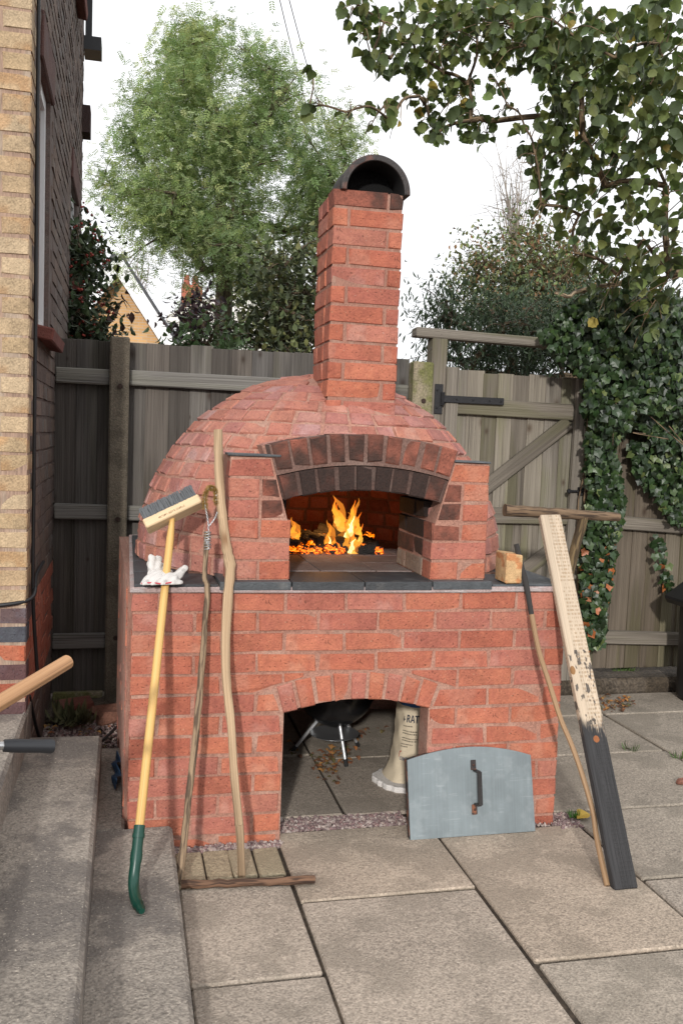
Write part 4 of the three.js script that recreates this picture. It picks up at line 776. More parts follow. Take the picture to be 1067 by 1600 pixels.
// ================================================================ fences and gate
R = mulberry(606);
const FZ = -1.8;
const vary = (set) => set[Math.floor(R() * set.length)];
function boards(parent, x0, x1, y0, y1, z, set, w0 = 0.10, w1 = 0.13, dy = 0.006) {
  let x = x0; while (x < x1 - 0.01) {
    const w = Math.min(rr(w0, w1), x1 - x), h = y1 - y0 + rr(-dy, dy), b = part('board', cbox(w + 0.008, h, 0.016, 0.002, 1, 0.0015), vary(set), parent, [x + w / 2, y0 + h / 2, z + rr(-0.002, 0.002)]);
    b.rotation.y = 0.075 + rr(-0.02, 0.02); b.rotation.z = rr(-0.003, 0.003); x += w;
  }
}
{
  const f = thing('wooden_fence', 'tall grey weathered board fence behind the oven, left of the gate', 'fence', [0, 0, FZ]);
  boards(f, -0.40, -0.115, 0.02, 1.925, -0.055, FENCE, 0.09, 0.115); boards(f, -0.03, 1.545, 0.02, 1.925, -0.055, FENCE, 0.098, 0.13);
  for (const [a, b] of [[-0.395, -0.120], [-0.018, 1.535]]) for (const y of [1.735, 1.014, 0.315]) { const r = part('rail', cbox(b - a, 0.082, 0.042, 0.006, 0, 0.002), RAIL[y < 0.5 ? 1 : 0], f, [(a + b) / 2, y + rr(-0.004, 0.004), -0.018]); r.rotation.z = rr(-0.003, 0.003); }
  for (const [x, w, m, h] of [[-0.069, 0.100, postMat, 1.945], [1.60, 0.122, mossPost, 1.905]]) {
    const g = cbox(w, h + 0.2, 0.10, 0.008, 1, 0.002), p = part('concrete_post', g, m, f, [x, (h - 0.2) / 2, 0.012]);
    for (const y of [1.685, 0.985, 0.345]) { const c = new THREE.CylinderGeometry(0.013, 0.014, 0.012, 10); c.rotateX(Math.PI / 2); part('bolt', c, mat([0.045, 0.025, 0.018], { roughness: 0.8, bumpMap: grit, bumpScale: 0.002 }), p, [0.004, y - (h - 0.2) / 2, 0.053]); }
  }
  part('gravel_board', cbox(0.26, 0.16, 0.035, 0.004, 0, 0.002), mossPost, f, [-0.26, -0.05, -0.03]);
}
{
  const fr = thing('gate_frame', 'timber gate frame with a top bar running into the ivy', 'gate frame', [0, 0, FZ]);
  part('post', cbox(0.092, 2.14, 0.09, 0.006, 1, 0.002), GATE[1], fr, [1.695, 0.975, 0.0]);
  part('post', cbox(0.092, 2.14, 0.09, 0.006, 1, 0.002), GATE[3], fr, [2.735, 0.975, -0.02]);
  const t = part('top_bar', cbox(1.30, 0.052, 0.10, 0.006, 0, 0.002), GATE[0], fr, [2.20, 2.062, 0.0]); t.rotation.z = -0.016;
  const wa = at(690, 522, 2, FZ + 0.05), wb = at(636, 562, 2, FZ - 0.02); part('wire', limb(smooth([wa, wa.clone().lerp(wb, 0.5).add(V(0.01, -0.035, 0)), wb], 12).map(p => p.sub(V(0, 0, FZ))), Array(13).fill(0.0022), 5), mat([0.12, 0.11, 0.1], { metalness: 0.5, roughness: 0.6 }), fr);
}
{
  const g = thing('wooden_gate', 'weathered ledged and braced wooden gate with black strap hinge behind the oven', 'gate', [0, 0, FZ]);
  boards(g, 1.80, 2.655, 0.02, 1.868, 0.0, GATE, 0.088, 0.115, 0.01);
  part('stile', cbox(0.074, 1.86, 0.03, 0.003, 1, 0.002), GATE[0], g, [1.776, 0.955, 0.044]);
  part('stile', cbox(0.110, 1.86, 0.03, 0.003, 1, 0.003), GATE[0], g, [2.60, 0.930, 0.044]).rotation.z = -0.012;
  for (const [y, m] of [[1.665, GATE[1]], [1.038, GATE[3]], [0.31, GATE[3]]]) { const l = part('ledge', cbox(0.735, 0.092, 0.034, 0.004, 0, 0.002), m, g, [2.18, y, 0.028]); l.rotation.z = y > 1.5 ? -0.012 : -0.005; }
  const brace = (u0, v0, u1, v1, w, z) => { const a = at(u0, v0, 2, FZ + z), b = at(u1, v1, 2, FZ + z), d = b.clone().sub(a), m = part('brace', cbox(d.length(), w, 0.03, 0.004, 0, 0.002), GATE[3], g); m.position.copy(a.lerp(b, 0.5)).sub(V(0, 0, FZ)); m.rotation.z = Math.atan2(d.y, d.x); };
  brace(745, 772, 888, 660, 0.085, 0.022); brace(800, 905, 905, 826, 0.085, 0.022);
  const iron = mat([0.022, 0.022, 0.024], { roughness: 0.6, metalness: 0.4, bumpMap: grit, bumpScale: 0.002 });
  const h = part('strap_hinge', merged([(() => { const c = cbox(0.37, 0.040, 0.008, 0.002, 0); c.translate(1.905, 1.702, 0.066); return c; })(), (() => { const c = cbox(0.05, 0.17, 0.008, 0.002, 1); c.translate(1.698, 1.70, 0.049); return c; })(), (() => { const c = new THREE.CylinderGeometry(0.011, 0.011, 0.075, 12); c.translate(1.718, 1.702, 0.062); return c; })()]), iron, g);
  for (const [x, y] of [[1.80, 1.702], [1.90, 1.702], [2.0, 1.702], [2.07, 1.702], [1.688, 1.65], [1.688, 1.75]]) { const s = new THREE.SphereGeometry(0.007, 8, 6); s.scale(1, 1, 0.5); part('bolt_head', s, iron, h, [x, y, x < 1.75 ? 0.053 : 0.070]); }
  const b = at(893, 766, 2, FZ + 0.07).sub(V(0, 0, FZ)); const bo = part('latch', merged([(() => { const c = new THREE.CylinderGeometry(0.008, 0.008, 0.13, 10); c.rotateZ(Math.PI / 2); return c; })(), (() => { const c = new THREE.SphereGeometry(0.015, 10, 8); c.translate(-0.066, 0, 0.006); return c; })(), (() => { const c = cbox(0.05, 0.05, 0.01, 0.002); c.translate(0.02, 0, -0.006); return c; })()]), iron, g); bo.position.copy(b).add(V(0.045, -0.006, 0));
}
{
  const f = thing('wooden_fence', 'brown board fence at the right, half covered by ivy', 'fence', [0, 0, FZ]);
  boards(f, 2.78, 4.4, 0.085, 1.90, -0.05, OLDF, 0.105, 0.14, 0.012);
  for (const [y, dr] of [[0.99, -0.05], [0.285, -0.035], [1.66, -0.03]]) { const r = part('rail', cbox(1.65, 0.078, 0.045, 0.006, 0, 0.003), GATE[1], f, [3.6, y - 0.02, -0.015]); r.rotation.z = dr; }
}
solo('black_bin', (() => {
  const pts = [[0.001, 0], [0.17, 0], [0.18, 0.03], [0.19, 0.60], [0.205, 0.61], [0.205, 0.64], [0.15, 0.70], [0.001, 0.72]].map(p => new THREE.Vector2(...p)), b = new THREE.LatheGeometry(pts, 40);
  const h = cbox(0.20, 0.055, 0.24, 0.01); h.rotateZ(0.62); h.translate(-0.21, 0.66, 0.06); return merged([b, h]);
})(), mat([0.012, 0.012, 0.013], { roughness: 0.5 }), 'black round bin with a tilted flap at the right edge by the fence', 'bin', [3.40, G0, -1.50]);

// ================================================================ the house at the left
R = mulberry(707);
{
  const HX = -0.398, HZ = -0.5, house = thing('brick_house', 'house wall at the left edge, tan brick corner and dark brown flank wall', 'house', [0, 0, 0]);
  const tanMap = tex(512, 0.45, (x, y) => { const a = fbm(n1, x, y, 7, 4), g = n3(x, y, 110), s = sst(0.55, 0.75, fbm(n2, x, y, 4, 4)), k = 0.78 + 0.5 * (a - 0.5) + 0.35 * (g - 0.5); return mix([0.50 * k, 0.368 * k, 0.228 * k], [0.48 * k, 0.305 * k, 0.165 * k], s); });
  const TAN = [[1, 1, 1], [0.95, 0.93, 0.9], [1.03, 1.05, 1.08], [0.97, 0.95, 0.9], [1.0, 0.96, 0.92]].map(c => mat(c, { map: tanMap, bumpMap: brickBump, bumpScale: 0.005 }));
  const mor = mat([0.95, 1.25, 1.25], { map: mortarMap, bumpMap: grit, bumpScale: 0.003 }), box = (w, h, d, x, y, z) => { const g = new THREE.BoxGeometry(w, h, d); g.translate(x, y, z); return g; };
  const fw = part('front_wall', box(0.8, 5.6, 0.30, HX - 0.403, 2.7, HZ - 0.1535), mor, house);
  const DPC = { 8: [0.13, 0.085, 0.085], 7: [0.075, 0.08, 0.095], 6: [0.45, 0.12, 0.06], 5: [0.12, 0.06, 0.06], 4: [0.40, 0.11, 0.06], 3: [0.13, 0.07, 0.07] };
  for (let i = 3; i < 48; i++) {
    const y = 0.0965 + i * 0.075 - 0.012; const m = i < 9 ? brickMat(...(DPC[i] ?? [0.3, 0.1, 0.06])) : tone(TAN);
    if (i % 2) layBrick(fw, [[HX - 0.215, y], [HX, y], [HX, y + 0.063], [HX - 0.215, y + 0.063]], 0.1025, m, [0, 0, HZ]);
    else { layBrick(fw, [[HX - 0.1025, y], [HX, y], [HX, y + 0.063], [HX - 0.1025, y + 0.063]], 0.215, m, [0, 0, HZ]); layBrick(fw, [[HX - 0.215, y], [HX - 0.1125, y], [HX - 0.1125, y + 0.063], [HX - 0.215, y + 0.063]], 0.1, i < 9 ? m : tone(TAN), [0, 0, HZ]); }
  }
  const ZE = -4.4;
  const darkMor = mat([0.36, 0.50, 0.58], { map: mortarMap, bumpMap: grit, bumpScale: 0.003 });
  const open = [[1.89, 2.98, -1.42, -0.92], [2.40, 3.05, -3.75, -3.05], [4.28, 5.3, -3.4, -2.9]];
  const fl = new THREE.Shape(); fl.moveTo(HZ - 0.007, -0.1); fl.lineTo(ZE, -0.1); fl.lineTo(ZE, 5.5); fl.lineTo(HZ - 0.007, 5.5); fl.closePath();
  for (const [y0, y1, z0, z1] of open) { const h = new THREE.Path(); h.moveTo(z0, y0); h.lineTo(z1, y0); h.lineTo(z1, y1); h.lineTo(z0, y1); h.closePath(); fl.holes.push(h); }
  const sg = new THREE.ExtrudeGeometry(fl, { depth: 0.25, bevelEnabled: false }); sg.rotateY(-Math.PI / 2); sg.translate(HX - 0.004, 0, 0);
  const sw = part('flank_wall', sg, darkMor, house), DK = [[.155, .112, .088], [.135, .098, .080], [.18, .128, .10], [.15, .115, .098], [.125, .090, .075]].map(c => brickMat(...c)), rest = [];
  for (let i = 0; i < 73; i++) {
    const y = 0.0965 + i * 0.075 - 0.012; let z = HZ - (i % 2 ? 0.1125 : 0.225), first = true;
    while (z > ZE + 0.05) {
      const w = Math.min(0.215, z - ZE), zc = z - w / 2; z -= w + 0.01;
      if (open.some(([a, b, c, d]) => y + 0.06 > a - 0.01 && y < b + 0.01 && zc - w / 2 < d + 0.01 && zc + w / 2 > c - 0.01)) { continue; }
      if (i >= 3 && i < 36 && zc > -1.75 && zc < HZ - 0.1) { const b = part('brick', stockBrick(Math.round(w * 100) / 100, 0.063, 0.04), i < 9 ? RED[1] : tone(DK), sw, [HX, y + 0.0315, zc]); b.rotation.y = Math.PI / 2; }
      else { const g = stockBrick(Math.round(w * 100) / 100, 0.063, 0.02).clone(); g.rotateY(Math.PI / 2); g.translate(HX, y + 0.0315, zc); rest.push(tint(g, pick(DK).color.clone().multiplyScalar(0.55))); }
    }
  }
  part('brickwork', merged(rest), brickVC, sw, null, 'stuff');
  const white = mat([0.72, 0.72, 0.72], { roughness: 0.4 }), brown = brickMat(0.19, 0.065, 0.05), glass = new THREE.MeshPhysicalMaterial({ color: 0xffffff, transmission: 1, roughness: 0.03, thickness: 0 });
  for (const [y0, y1, z0, z1] of open) {
    const w = new THREE.Group(); w.name = 'window'; house.add(w); const zc = (z0 + z1) / 2, L = z1 - z0, H = y1 - y0, x = HX - 0.055;
    part('frame', merged([box(0.06, 0.055, L, x, y0 + 0.0275, zc), box(0.06, 0.055, L, x, y1 - 0.0275, zc), box(0.06, H - 0.11, 0.055, x, (y0 + y1) / 2, z0 + 0.0275), box(0.06, H - 0.11, 0.055, x, (y0 + y1) / 2, z1 - 0.0275)]), white, w);
    part('pane', new THREE.PlaneGeometry(L - 0.11, H - 0.11).rotateY(Math.PI / 2), glass, w, [x, (y0 + y1) / 2, zc]);
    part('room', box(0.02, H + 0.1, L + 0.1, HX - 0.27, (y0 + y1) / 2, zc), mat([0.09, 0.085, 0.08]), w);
    part('sill', (() => { const g = cbox(0.13, 0.055, L + 0.16, 0.006, 2, 0.001); g.rotateZ(-0.18); return g; })(), brown, w, [HX + 0.0, y0 - 0.03, zc]);
    part('lintel', (() => { const g = cbox(0.06, 0.19, L + 0.10, 0.006, 2, 0.001); return g; })(), brickMat(0.12, 0.06, 0.05), w, [HX - 0.018, y1 + 0.095, zc]);
  }
  // cable clipped down the corner, gutter end at the far eave
  part('cable', limb(smooth([V(HX + 0.012, 5.3, HZ - 0.12), V(HX + 0.014, 3.2, HZ - 0.10), V(HX + 0.012, 2.2, HZ - 0.115), V(HX + 0.014, 1.62, HZ - 0.10), V(HX + 0.013, 1.2, HZ - 0.11), V(HX + 0.016, 0.75, HZ - 0.10), V(HX + 0.03, 0.45, HZ - 0.15)], 40), Array(41).fill(0.0075), 8), mat([0.012, 0.012, 0.013], { roughness: 0.5 }), house);
  part('cable', limb(smooth([V(HX - 0.3, 0.755, HZ + 0.012), V(HX - 0.08, 0.765, HZ + 0.014), V(HX + 0.012, 0.78, HZ - 0.02), V(HX + 0.014, 0.84, HZ - 0.22), V(HX + 0.02, 0.86, HZ - 0.5)], 24), Array(25).fill(0.008), 8), mat([0.012, 0.012, 0.013], { roughness: 0.5 }), house);
  part('gutter', merged([box(0.13, 0.10, 0.22, HX + 0.065, 4.40, ZE - 0.02), box(0.05, 1.0, 0.05, HX + 0.03, 4.93, ZE - 0.05)]), mat([0.012, 0.012, 0.014], { roughness: 0.4 }), house);
  part('corbel', box(0.06, 0.20, 0.2, HX + 0.03, 3.80, ZE + 0.1), brickMat(0.07, 0.04, 0.035), house);
}
// ================================================================ bits and pieces on the ground
R = mulberry(808);
{
  const steel = mat([0.5, 0.5, 0.5], { metalness: 0.9, roughness: 0.3 });
  const a = deep(106, 1034, 2.15), b = deep(-6, 1102, 1.93), d = b.clone().sub(a).normalize();
  const g = W([0.85, 0.72, 0.6], woodMap([0.60, 0.40, 0.24], [0.40, 0.24, 0.13], { px: 256, seed: 23, knots: 0, w: 0.15, grime: 0.2 })); g.roughness = 0.6;
  solo('tool_handle', limb([a.clone().addScaledVector(d, -0.004), a, b, b.clone().addScaledVector(d, 0.55)], [0.012, 0.017, 0.0175, 0.0175], 14), g, 'plain round wooden tool handle reaching in from the left edge', 'tool handle', [0, 0, 0]);
  const o = thing('metal_handle', 'black rubber gripped metal handle at the left edge below the wooden one', 'tool handle', [0, 0, 0]);
  const p = deep(85, 1166, 2.05), q = deep(6, 1165, 2.0), e = q.clone().sub(p).normalize();
  part('grip', limb([p.clone(), p.clone().addScaledVector(e, 0.006), p.clone().addScaledVector(e, 0.03), p.clone().addScaledVector(e, 0.06), p.clone().addScaledVector(e, 0.09), q], [0.0135, 0.0165, 0.0150, 0.0152, 0.0148, 0.0135], 14), mat([0.014, 0.015, 0.018], { roughness: 0.45 }), o);
  part('bar', limb([q, q.clone().addScaledVector(e, 0.05), q.clone().addScaledVector(e, 0.5).add(V(0, -0.3, 0))], [0.0095, 0.0095, 0.0095], 10), steel, o);
}
// corner of bare ground behind the steps
{
  const s = cbox(0.40, 0.06, 0.42, 0.02, 1, 0.01); const m = struct('soil_bank', s, soil, [-0.24, -0.035, -1.70]);
  solo('rubble_brick', cbox(0.19, 0.06, 0.10, 0.008, 0, 0.006), brickMat(0.2, 0.07, 0.05), 'broken red brick half buried at the foot of the fence', 'brick', [-0.27, 0.0, -1.66]).rotation.set(0.1, 0.3, 0.05);
  solo('rubble_stone', cbox(0.16, 0.07, 0.13, 0.02, 0, 0.012), mat([0.55, 0.5, 0.45], { map: mortarMap, bumpMap: grit, bumpScale: 0.004 }), 'lump of pinkish mortar beside the foot of the concrete post', 'rubble', [-0.09, -0.015, -1.53]).rotation.y = 0.4;
  solo('black_hose', limb(smooth([V(-0.40, 0.35, -0.66), V(-0.37, 0.1, -0.85), V(-0.33, -0.01, -1.0), V(-0.2, -0.012, -1.02), V(-0.12, -0.005, -1.1), V(-0.05, 0.012, -1.25)], 30), Array(31).fill(0.0075), 8), mat([0.012, 0.012, 0.013], { roughness: 0.5 }), 'thin black hose trailing over the gravel beside the steps', 'hose', [0, 0, 0]);
  const bl = new THREE.PlaneGeometry(0.035, 0.34, 6, 20), p = bl.attributes.position; for (let i = 0; i < p.count; i++) p.setZ(i, 0.012 * Math.sin(p.getX(i) * 90 + p.getY(i) * 40) + rr(-0.004, 0.004)); bl.computeVertexNormals(); bl.rotateX(-Math.PI / 2); bl.rotateZ(0.8);
  solo('plastic_sheet', bl, mat([0.02, 0.045, 0.085], { side: THREE.DoubleSide, roughness: 0.5 }), 'crumpled strip of blue plastic along the left foot of the oven', 'plastic sheet', [-0.045, 0.075, -0.52]);
}
struct('soil_bed', cbox(1.9, 0.13, 0.24, 0.03, 0, 0.01), soil, [3.45, -0.02, -1.83]);
// a leaf-shaped blade with a crease along its midrib; outline gives half widths along the length
function leafGeo(outline, len, curl = 0.15, fold = 0.25) {
  const T = [], n = outline.length - 1, P = (i, s) => { const t = i / n, w = outline[i] * len; return [s * w, t * len, curl * len * (t - t * t) * 1.5 - fold * w * -1 * (s ? 1 : 0)]; };
  for (let i = 0; i < n; i++) for (const s of [-1, 1]) { const a = P(i, 0), b = P(i, s), c = P(i + 1, s), d = P(i + 1, 0); const q = (x, y, z) => T.push(s > 0 ? [x, y, z] : [x, z, y]); if (outline[i] > 0) q(a, b, c); if (outline[i + 1] > 0 || outline[i] > 0) q(a, c, d); }
  return fromTris(T.filter(t => t[0] !== t[1]), 1);
}
const leafTex = tex(128, 1, (x, y) => { const k = 0.85 + 0.5 * (fbm(n1, x, y, 5, 4) - 0.5); return [k, k, k * 0.9]; });
function leafMat(c, o = {}) { return new THREE.MeshPhysicalMaterial({ color: rgb(...c), roughness: 0.75, side: THREE.DoubleSide, ...o }); }
function scatter(name, geo, material, items, parent, kind = 'stuff') {       // items: {p, q (quaternion), s, c}
  const im = new THREE.InstancedMesh(geo, material, items.length), M = new THREE.Matrix4(), S = V(1, 1, 1);
  items.forEach((t, i) => { S.setScalar(t.s); M.compose(t.p, t.q, S); im.setMatrixAt(i, M); im.setColorAt(i, t.c); });
  im.name = name; im.castShadow = im.receiveShadow = true; if (kind) im.userData.kind = kind; parent.add(im); return im;
}
const E = (x, y, z) => new THREE.Quaternion().setFromEuler(new THREE.Euler(x, y, z, 'YXZ'));
const tmpl = c => rgb(...c);
const jitterC = (c, k = 0.25) => { const f = 1 + rr(-k, k); return rgb(c[0] * f * (1 + rr(-0.08, 0.08)), c[1] * f, c[2] * f); };
// fallen leaves
{
  const g = leafGeo([0, 0.22, 0.34, 0.30, 0.16, 0], 1, 0.5, 0.35), L = [];
  const cs = [[0.24, 0.095, 0.03], [0.16, 0.065, 0.028], [0.30, 0.15, 0.045], [0.10, 0.05, 0.028], [0.09, 0.075, 0.025]];
  for (const [u0, u1, v0, v1, n] of [[500, 562, 1146, 1190, 26], [485, 550, 1172, 1200, 40], [495, 535, 1195, 1222, 26], [560, 620, 1138, 1152, 12], [456, 482, 1160, 1180, 8]]) for (let i = 0; i < n; i++) L.push([at(rr(u0, u1), rr(v0, v1), 1, G0 + 0.004)]);
  for (let i = 0; i < 70; i++) L.push([at(940 + rr(-4, 50), 1098 + rr(-12, 14), 1, G0 + 0.004)]);
  for (let i = 0; i < 40; i++) L.push([V(rr(-0.4, -0.08), G0 + 0.01, rr(-1.5, -1.0))]);
  const o = thing('leaf_litter', 'brown and orange fallen leaves lying on the paving', 'leaves', [0, 0, 0]); o.userData.kind = 'stuff';
  scatter('leaves', g, leafMat([1, 1, 1], { roughness: 0.9 }), L.map(([p]) => ({ p, q: E(-Math.PI / 2 + rr(-0.4, 0.4), rr(0, 6.28), rr(-0.3, 0.3)), s: rr(0.018, 0.042), c: jitterC(pick(cs)) })), o);
}
{
  const p = at(908, 1280, 1, G0 + 0.004), o = thing('fallen_leaf', 'single yellow fallen leaf beside the foot of the oven', 'leaf', p.toArray());
  const m = part('blade', leafGeo([0.02, 0.26, 0.42, 0.40, 0.26, 0.12, 0], 0.072, 0.4, 0.25), leafMat([0.52, 0.34, 0.06], { map: leafTex }), o, [-0.02, 0.004, 0.0]); m.rotation.set(-1.35, 0, -1.3); m.rotation.order = 'YXZ';
}
function weed(name, label, pos, n, h, c, spread) {
  const o = thing(name, label, 'weed', pos), L = [];
  for (let i = 0; i < n; i++) { const a = rr(0, 6.28), t = rr(0.1, 0.9); L.push({ p: V(Math.cos(a) * spread * R(), 0, Math.sin(a) * spread * R()), q: E(rr(0.1, 1.1), a, rr(-0.3, 0.3)), s: h * rr(0.5, 1.1), c: jitterC(c, 0.35) }); }
  scatter('blades', leafGeo([0.03, 0.06, 0.065, 0.045, 0], 1, 0.35, 0.3), leafMat([1, 1, 1]), L, o);
}
weed('grass_tuft', 'green weed tuft at the foot of the right fence', at(972, 1052, 1, 0.02).toArray(), 46, 0.09, [0.07, 0.12, 0.025], 0.05);
weed('grass_tuft', 'dark grass tuft growing in the gap by the left fence', [-0.27, -0.01, -1.42], 130, 0.13, [0.075, 0.075, 0.03], 0.10);
weed('grass_tuft', 'low weed in a paving joint near the middle of the plank', at(985, 1172, 1, G0).toArray(), 24, 0.05, [0.06, 0.10, 0.025], 0.035);
weed('grass_tuft', 'low weed in the paving joint at the right edge', at(1063, 1186, 1, G0).toArray(), 24, 0.05, [0.06, 0.10, 0.025], 0.03);
weed('green_weed', 'bright green weed between gravel and plank', at(896, 1278, 1, G0).toArray(), 26, 0.045, [0.06, 0.19, 0.02], 0.018);
{
  const g = cbox(0.05, 0.03, 0.035, 0.008, 1, 0.006); solo('pebble', g, mat([0.55, 0.40, 0.36], { map: mortarMap }), 'small pale red broken stone on the paving at the right edge', 'stone', at(1064, 1221, 1, G0 + 0.012).toArray());
}

// ================================================================ houses beyond the fence
R = mulberry(909);
{
  // tan brick gable with white bargeboards
  const d = 24, ap = deep(184, 424, d), er = deep(258, 535, d), o = thing('gable_house', 'orange brick gable house with white bargeboards beyond the fence', 'house', [0, 0, 0]);
  const z = ap.z, x0 = ap.x, s = (ap.y - er.y) / (er.x - ap.x), W2 = 3.4, yb = 0, ye = ap.y - s * W2;
  const sh = new THREE.Shape(); sh.moveTo(x0 - W2, yb); sh.lineTo(x0 + W2, yb); sh.lineTo(x0 + W2, ye); sh.lineTo(x0, ap.y); sh.lineTo(x0 - W2, ye); sh.closePath();
  const wm = tex(512, 1.35, (x, y) => { const r = Math.floor(y * 18), f = y * 18 - r, bx = x * 6 + (r % 2) * 0.5, c = Math.floor(bx), fx = bx - c, h = n3((c % 6 + 0.5) / 6, (r + 0.5) / 18, 6, 18); const k = 0.75 + 0.5 * h; return f < 0.16 || fx < 0.05 ? [0.5, 0.42, 0.33] : [0.56 * k, 0.335 * k, 0.15 * k]; });
  part('gable_wall', extrude(sh, 6, z - 6), mat([1, 1, 1], { map: wm }), o);
  const th = Math.atan(s), bl = W2 / Math.cos(th) + 0.5;
  for (const sg of [1, -1]) {
    const b = part('bargeboard', cbox(bl, 0.34, 0.06, 0.01, 0), mat([0.80, 0.80, 0.80]), o, [x0 + sg * (bl / 2 * Math.cos(th)), ap.y - bl / 2 * Math.sin(th) + 0.12, z + 0.46]); b.rotation.z = -sg * th;
    const r = part('roof', cbox(bl + 0.1, 0.14, 6.6, 0.01, 2), slateDark, o, [x0 + sg * ((bl + 0.1) / 2 * Math.cos(th)) + sg * 0.06, ap.y - bl / 2 * Math.sin(th) + 0.33, z - 2.9]); r.rotation.z = -sg * th;
    part('soffit', cbox(bl, 0.03, 0.3, 0.005, 0), mat([0.7, 0.7, 0.7]), o, [x0 + sg * (bl / 2 * Math.cos(th)), ap.y - bl / 2 * Math.sin(th) + 0.17, z + 0.13]).rotation.z = -sg * th;
  }
  const dm = deep(246, 500, d - 0.3); part('dormer', cbox(1.5, 0.9, 1.8, 0.02, 0), mat([0.10, 0.125, 0.15], { map: slateMap }), o, [dm.x - 0.1, dm.y - 0.28, z - 2.2]);
  part('dormer_roof', cbox(2.0, 0.1, 2.2, 0.01, 0), mat([0.55, 0.56, 0.58]), o, [dm.x - 0.05, dm.y + 0.25, z - 2.2]).rotation.z = -0.42;
}
{
  const d = 32, c = deep(300, 470, d), o = thing('white_house', 'white rendered house with a red brick chimney seen behind the trees', 'house', [0, 0, 0]);
  const wall = deep(262, 505, d), y0 = 0;
  part('wall', cbox(5.2, wall.y + 0.3, 5, 0.02, 1), mat([0.80, 0.77, 0.72], { bumpMap: grit, bumpScale: 0.004 }), o, [wall.x + 2.6, (wall.y + 0.3) / 2, wall.z - 2.6]);
  const sh = new THREE.Shape(); sh.moveTo(-2.6, 0); sh.lineTo(2.6, 0); sh.lineTo(0.2, 1.35); sh.closePath(); part('gable', extrude(sh, 5, -5.1), mat([0.80, 0.77, 0.72]), o, [wall.x + 2.6, wall.y + 0.3, wall.z]);
  const ch = deep(300, 462, d + 2), k = part('chimney', cbox(0.75, 1.0, 0.6, 0.02, 1), brickMat(0.4, 0.13, 0.08), o, [ch.x, ch.y - 0.15, ch.z]);
  for (const x of [-0.2, 0.12]) part('chimney_pot', new THREE.CylinderGeometry(0.1, 0.13, 0.4, 14), brickMat(0.38, 0.12, 0.08), k, [x, 0.68, 0]);
  part('aerial', merged([limb([V(0, 0, 0), V(0, 2.2, 0)], [0.02, 0.015], 6), limb([V(-0.7, 2.0, 0), V(0.5, 2.05, 0)], [0.012, 0.012], 5)]), mat([0.3, 0.3, 0.3], { metalness: 0.6 }), k, [-0.35, 0.4, 0]);
}
for (const [u, lab] of [[0, 'overhead cable at the top of the sky, left one of the pair'], [14, 'overhead cable at the top of the sky, right one of the pair']]) {
  const a = deep(430 + u, -30, 16), b = deep(505 + u * 1.6, 240, 30), P = []; for (let i = 0; i <= 16; i++) { const t = i / 16; P.push(a.clone().lerp(b, t).add(V(0, -0.25 * Math.sin(t * Math.PI), 0))); }
  solo('overhead_cable', limb(P, P.map(() => 0.009), 6), mat([0.10, 0.10, 0.11]), lab, 'cable', [0, 0, 0], 'overhead cables');
}
// ================================================================ trees and shrubs beyond the fence
// crown from clumps: [u, v, radius in pixels] at a depth; limbs run from the trunk to every clump
function inPoly(P, x, y) { let c = false; for (let i = 0, j = P.length - 1; i < P.length; j = i++) if ((P[i][1] > y) !== (P[j][1] > y) && x < (P[j][0] - P[i][0]) * (y - P[i][1]) / (P[j][1] - P[i][1]) + P[i][0]) c = !c; return c; }
function polySpots(P, n) { const us = P.map(p => p[0]), vs = P.map(p => p[1]), u0 = Math.min(...us), u1 = Math.max(...us), v0 = Math.min(...vs), v1 = Math.max(...vs), out = []; let guard = 0; while (out.length < n && guard++ < n * 60) { const u = rr(u0, u1), v = rr(v0, v1); if (inPoly(P, u, v)) out.push([u, v]); } return out; }
function gauss() { return (R() + R() + R() + R() - 2) * 1.0; }
function compoundLeaf() {                                  // ash leaf: leaflets along a stalk
  const l = []; const one = (y, a, s) => { const g = leafGeo([0, 0.15, 0.14, 0], s, 0.3, 0.3); g.rotateZ(a); g.rotateY(rr(-0.5, 0.5)); g.translate(0, y, 0); l.push(g); };
  for (let i = 0; i < 4; i++) { one(0.15 + i * 0.2, 1.05, 0.36); one(0.15 + i * 0.2, -1.05, 0.36); } one(0.88, 0, 0.36); return merged(l);
}
function simpleLeaf() { return leafGeo([0, 0.22, 0.26, 0.14, 0], 1, 0.35, 0.3); }
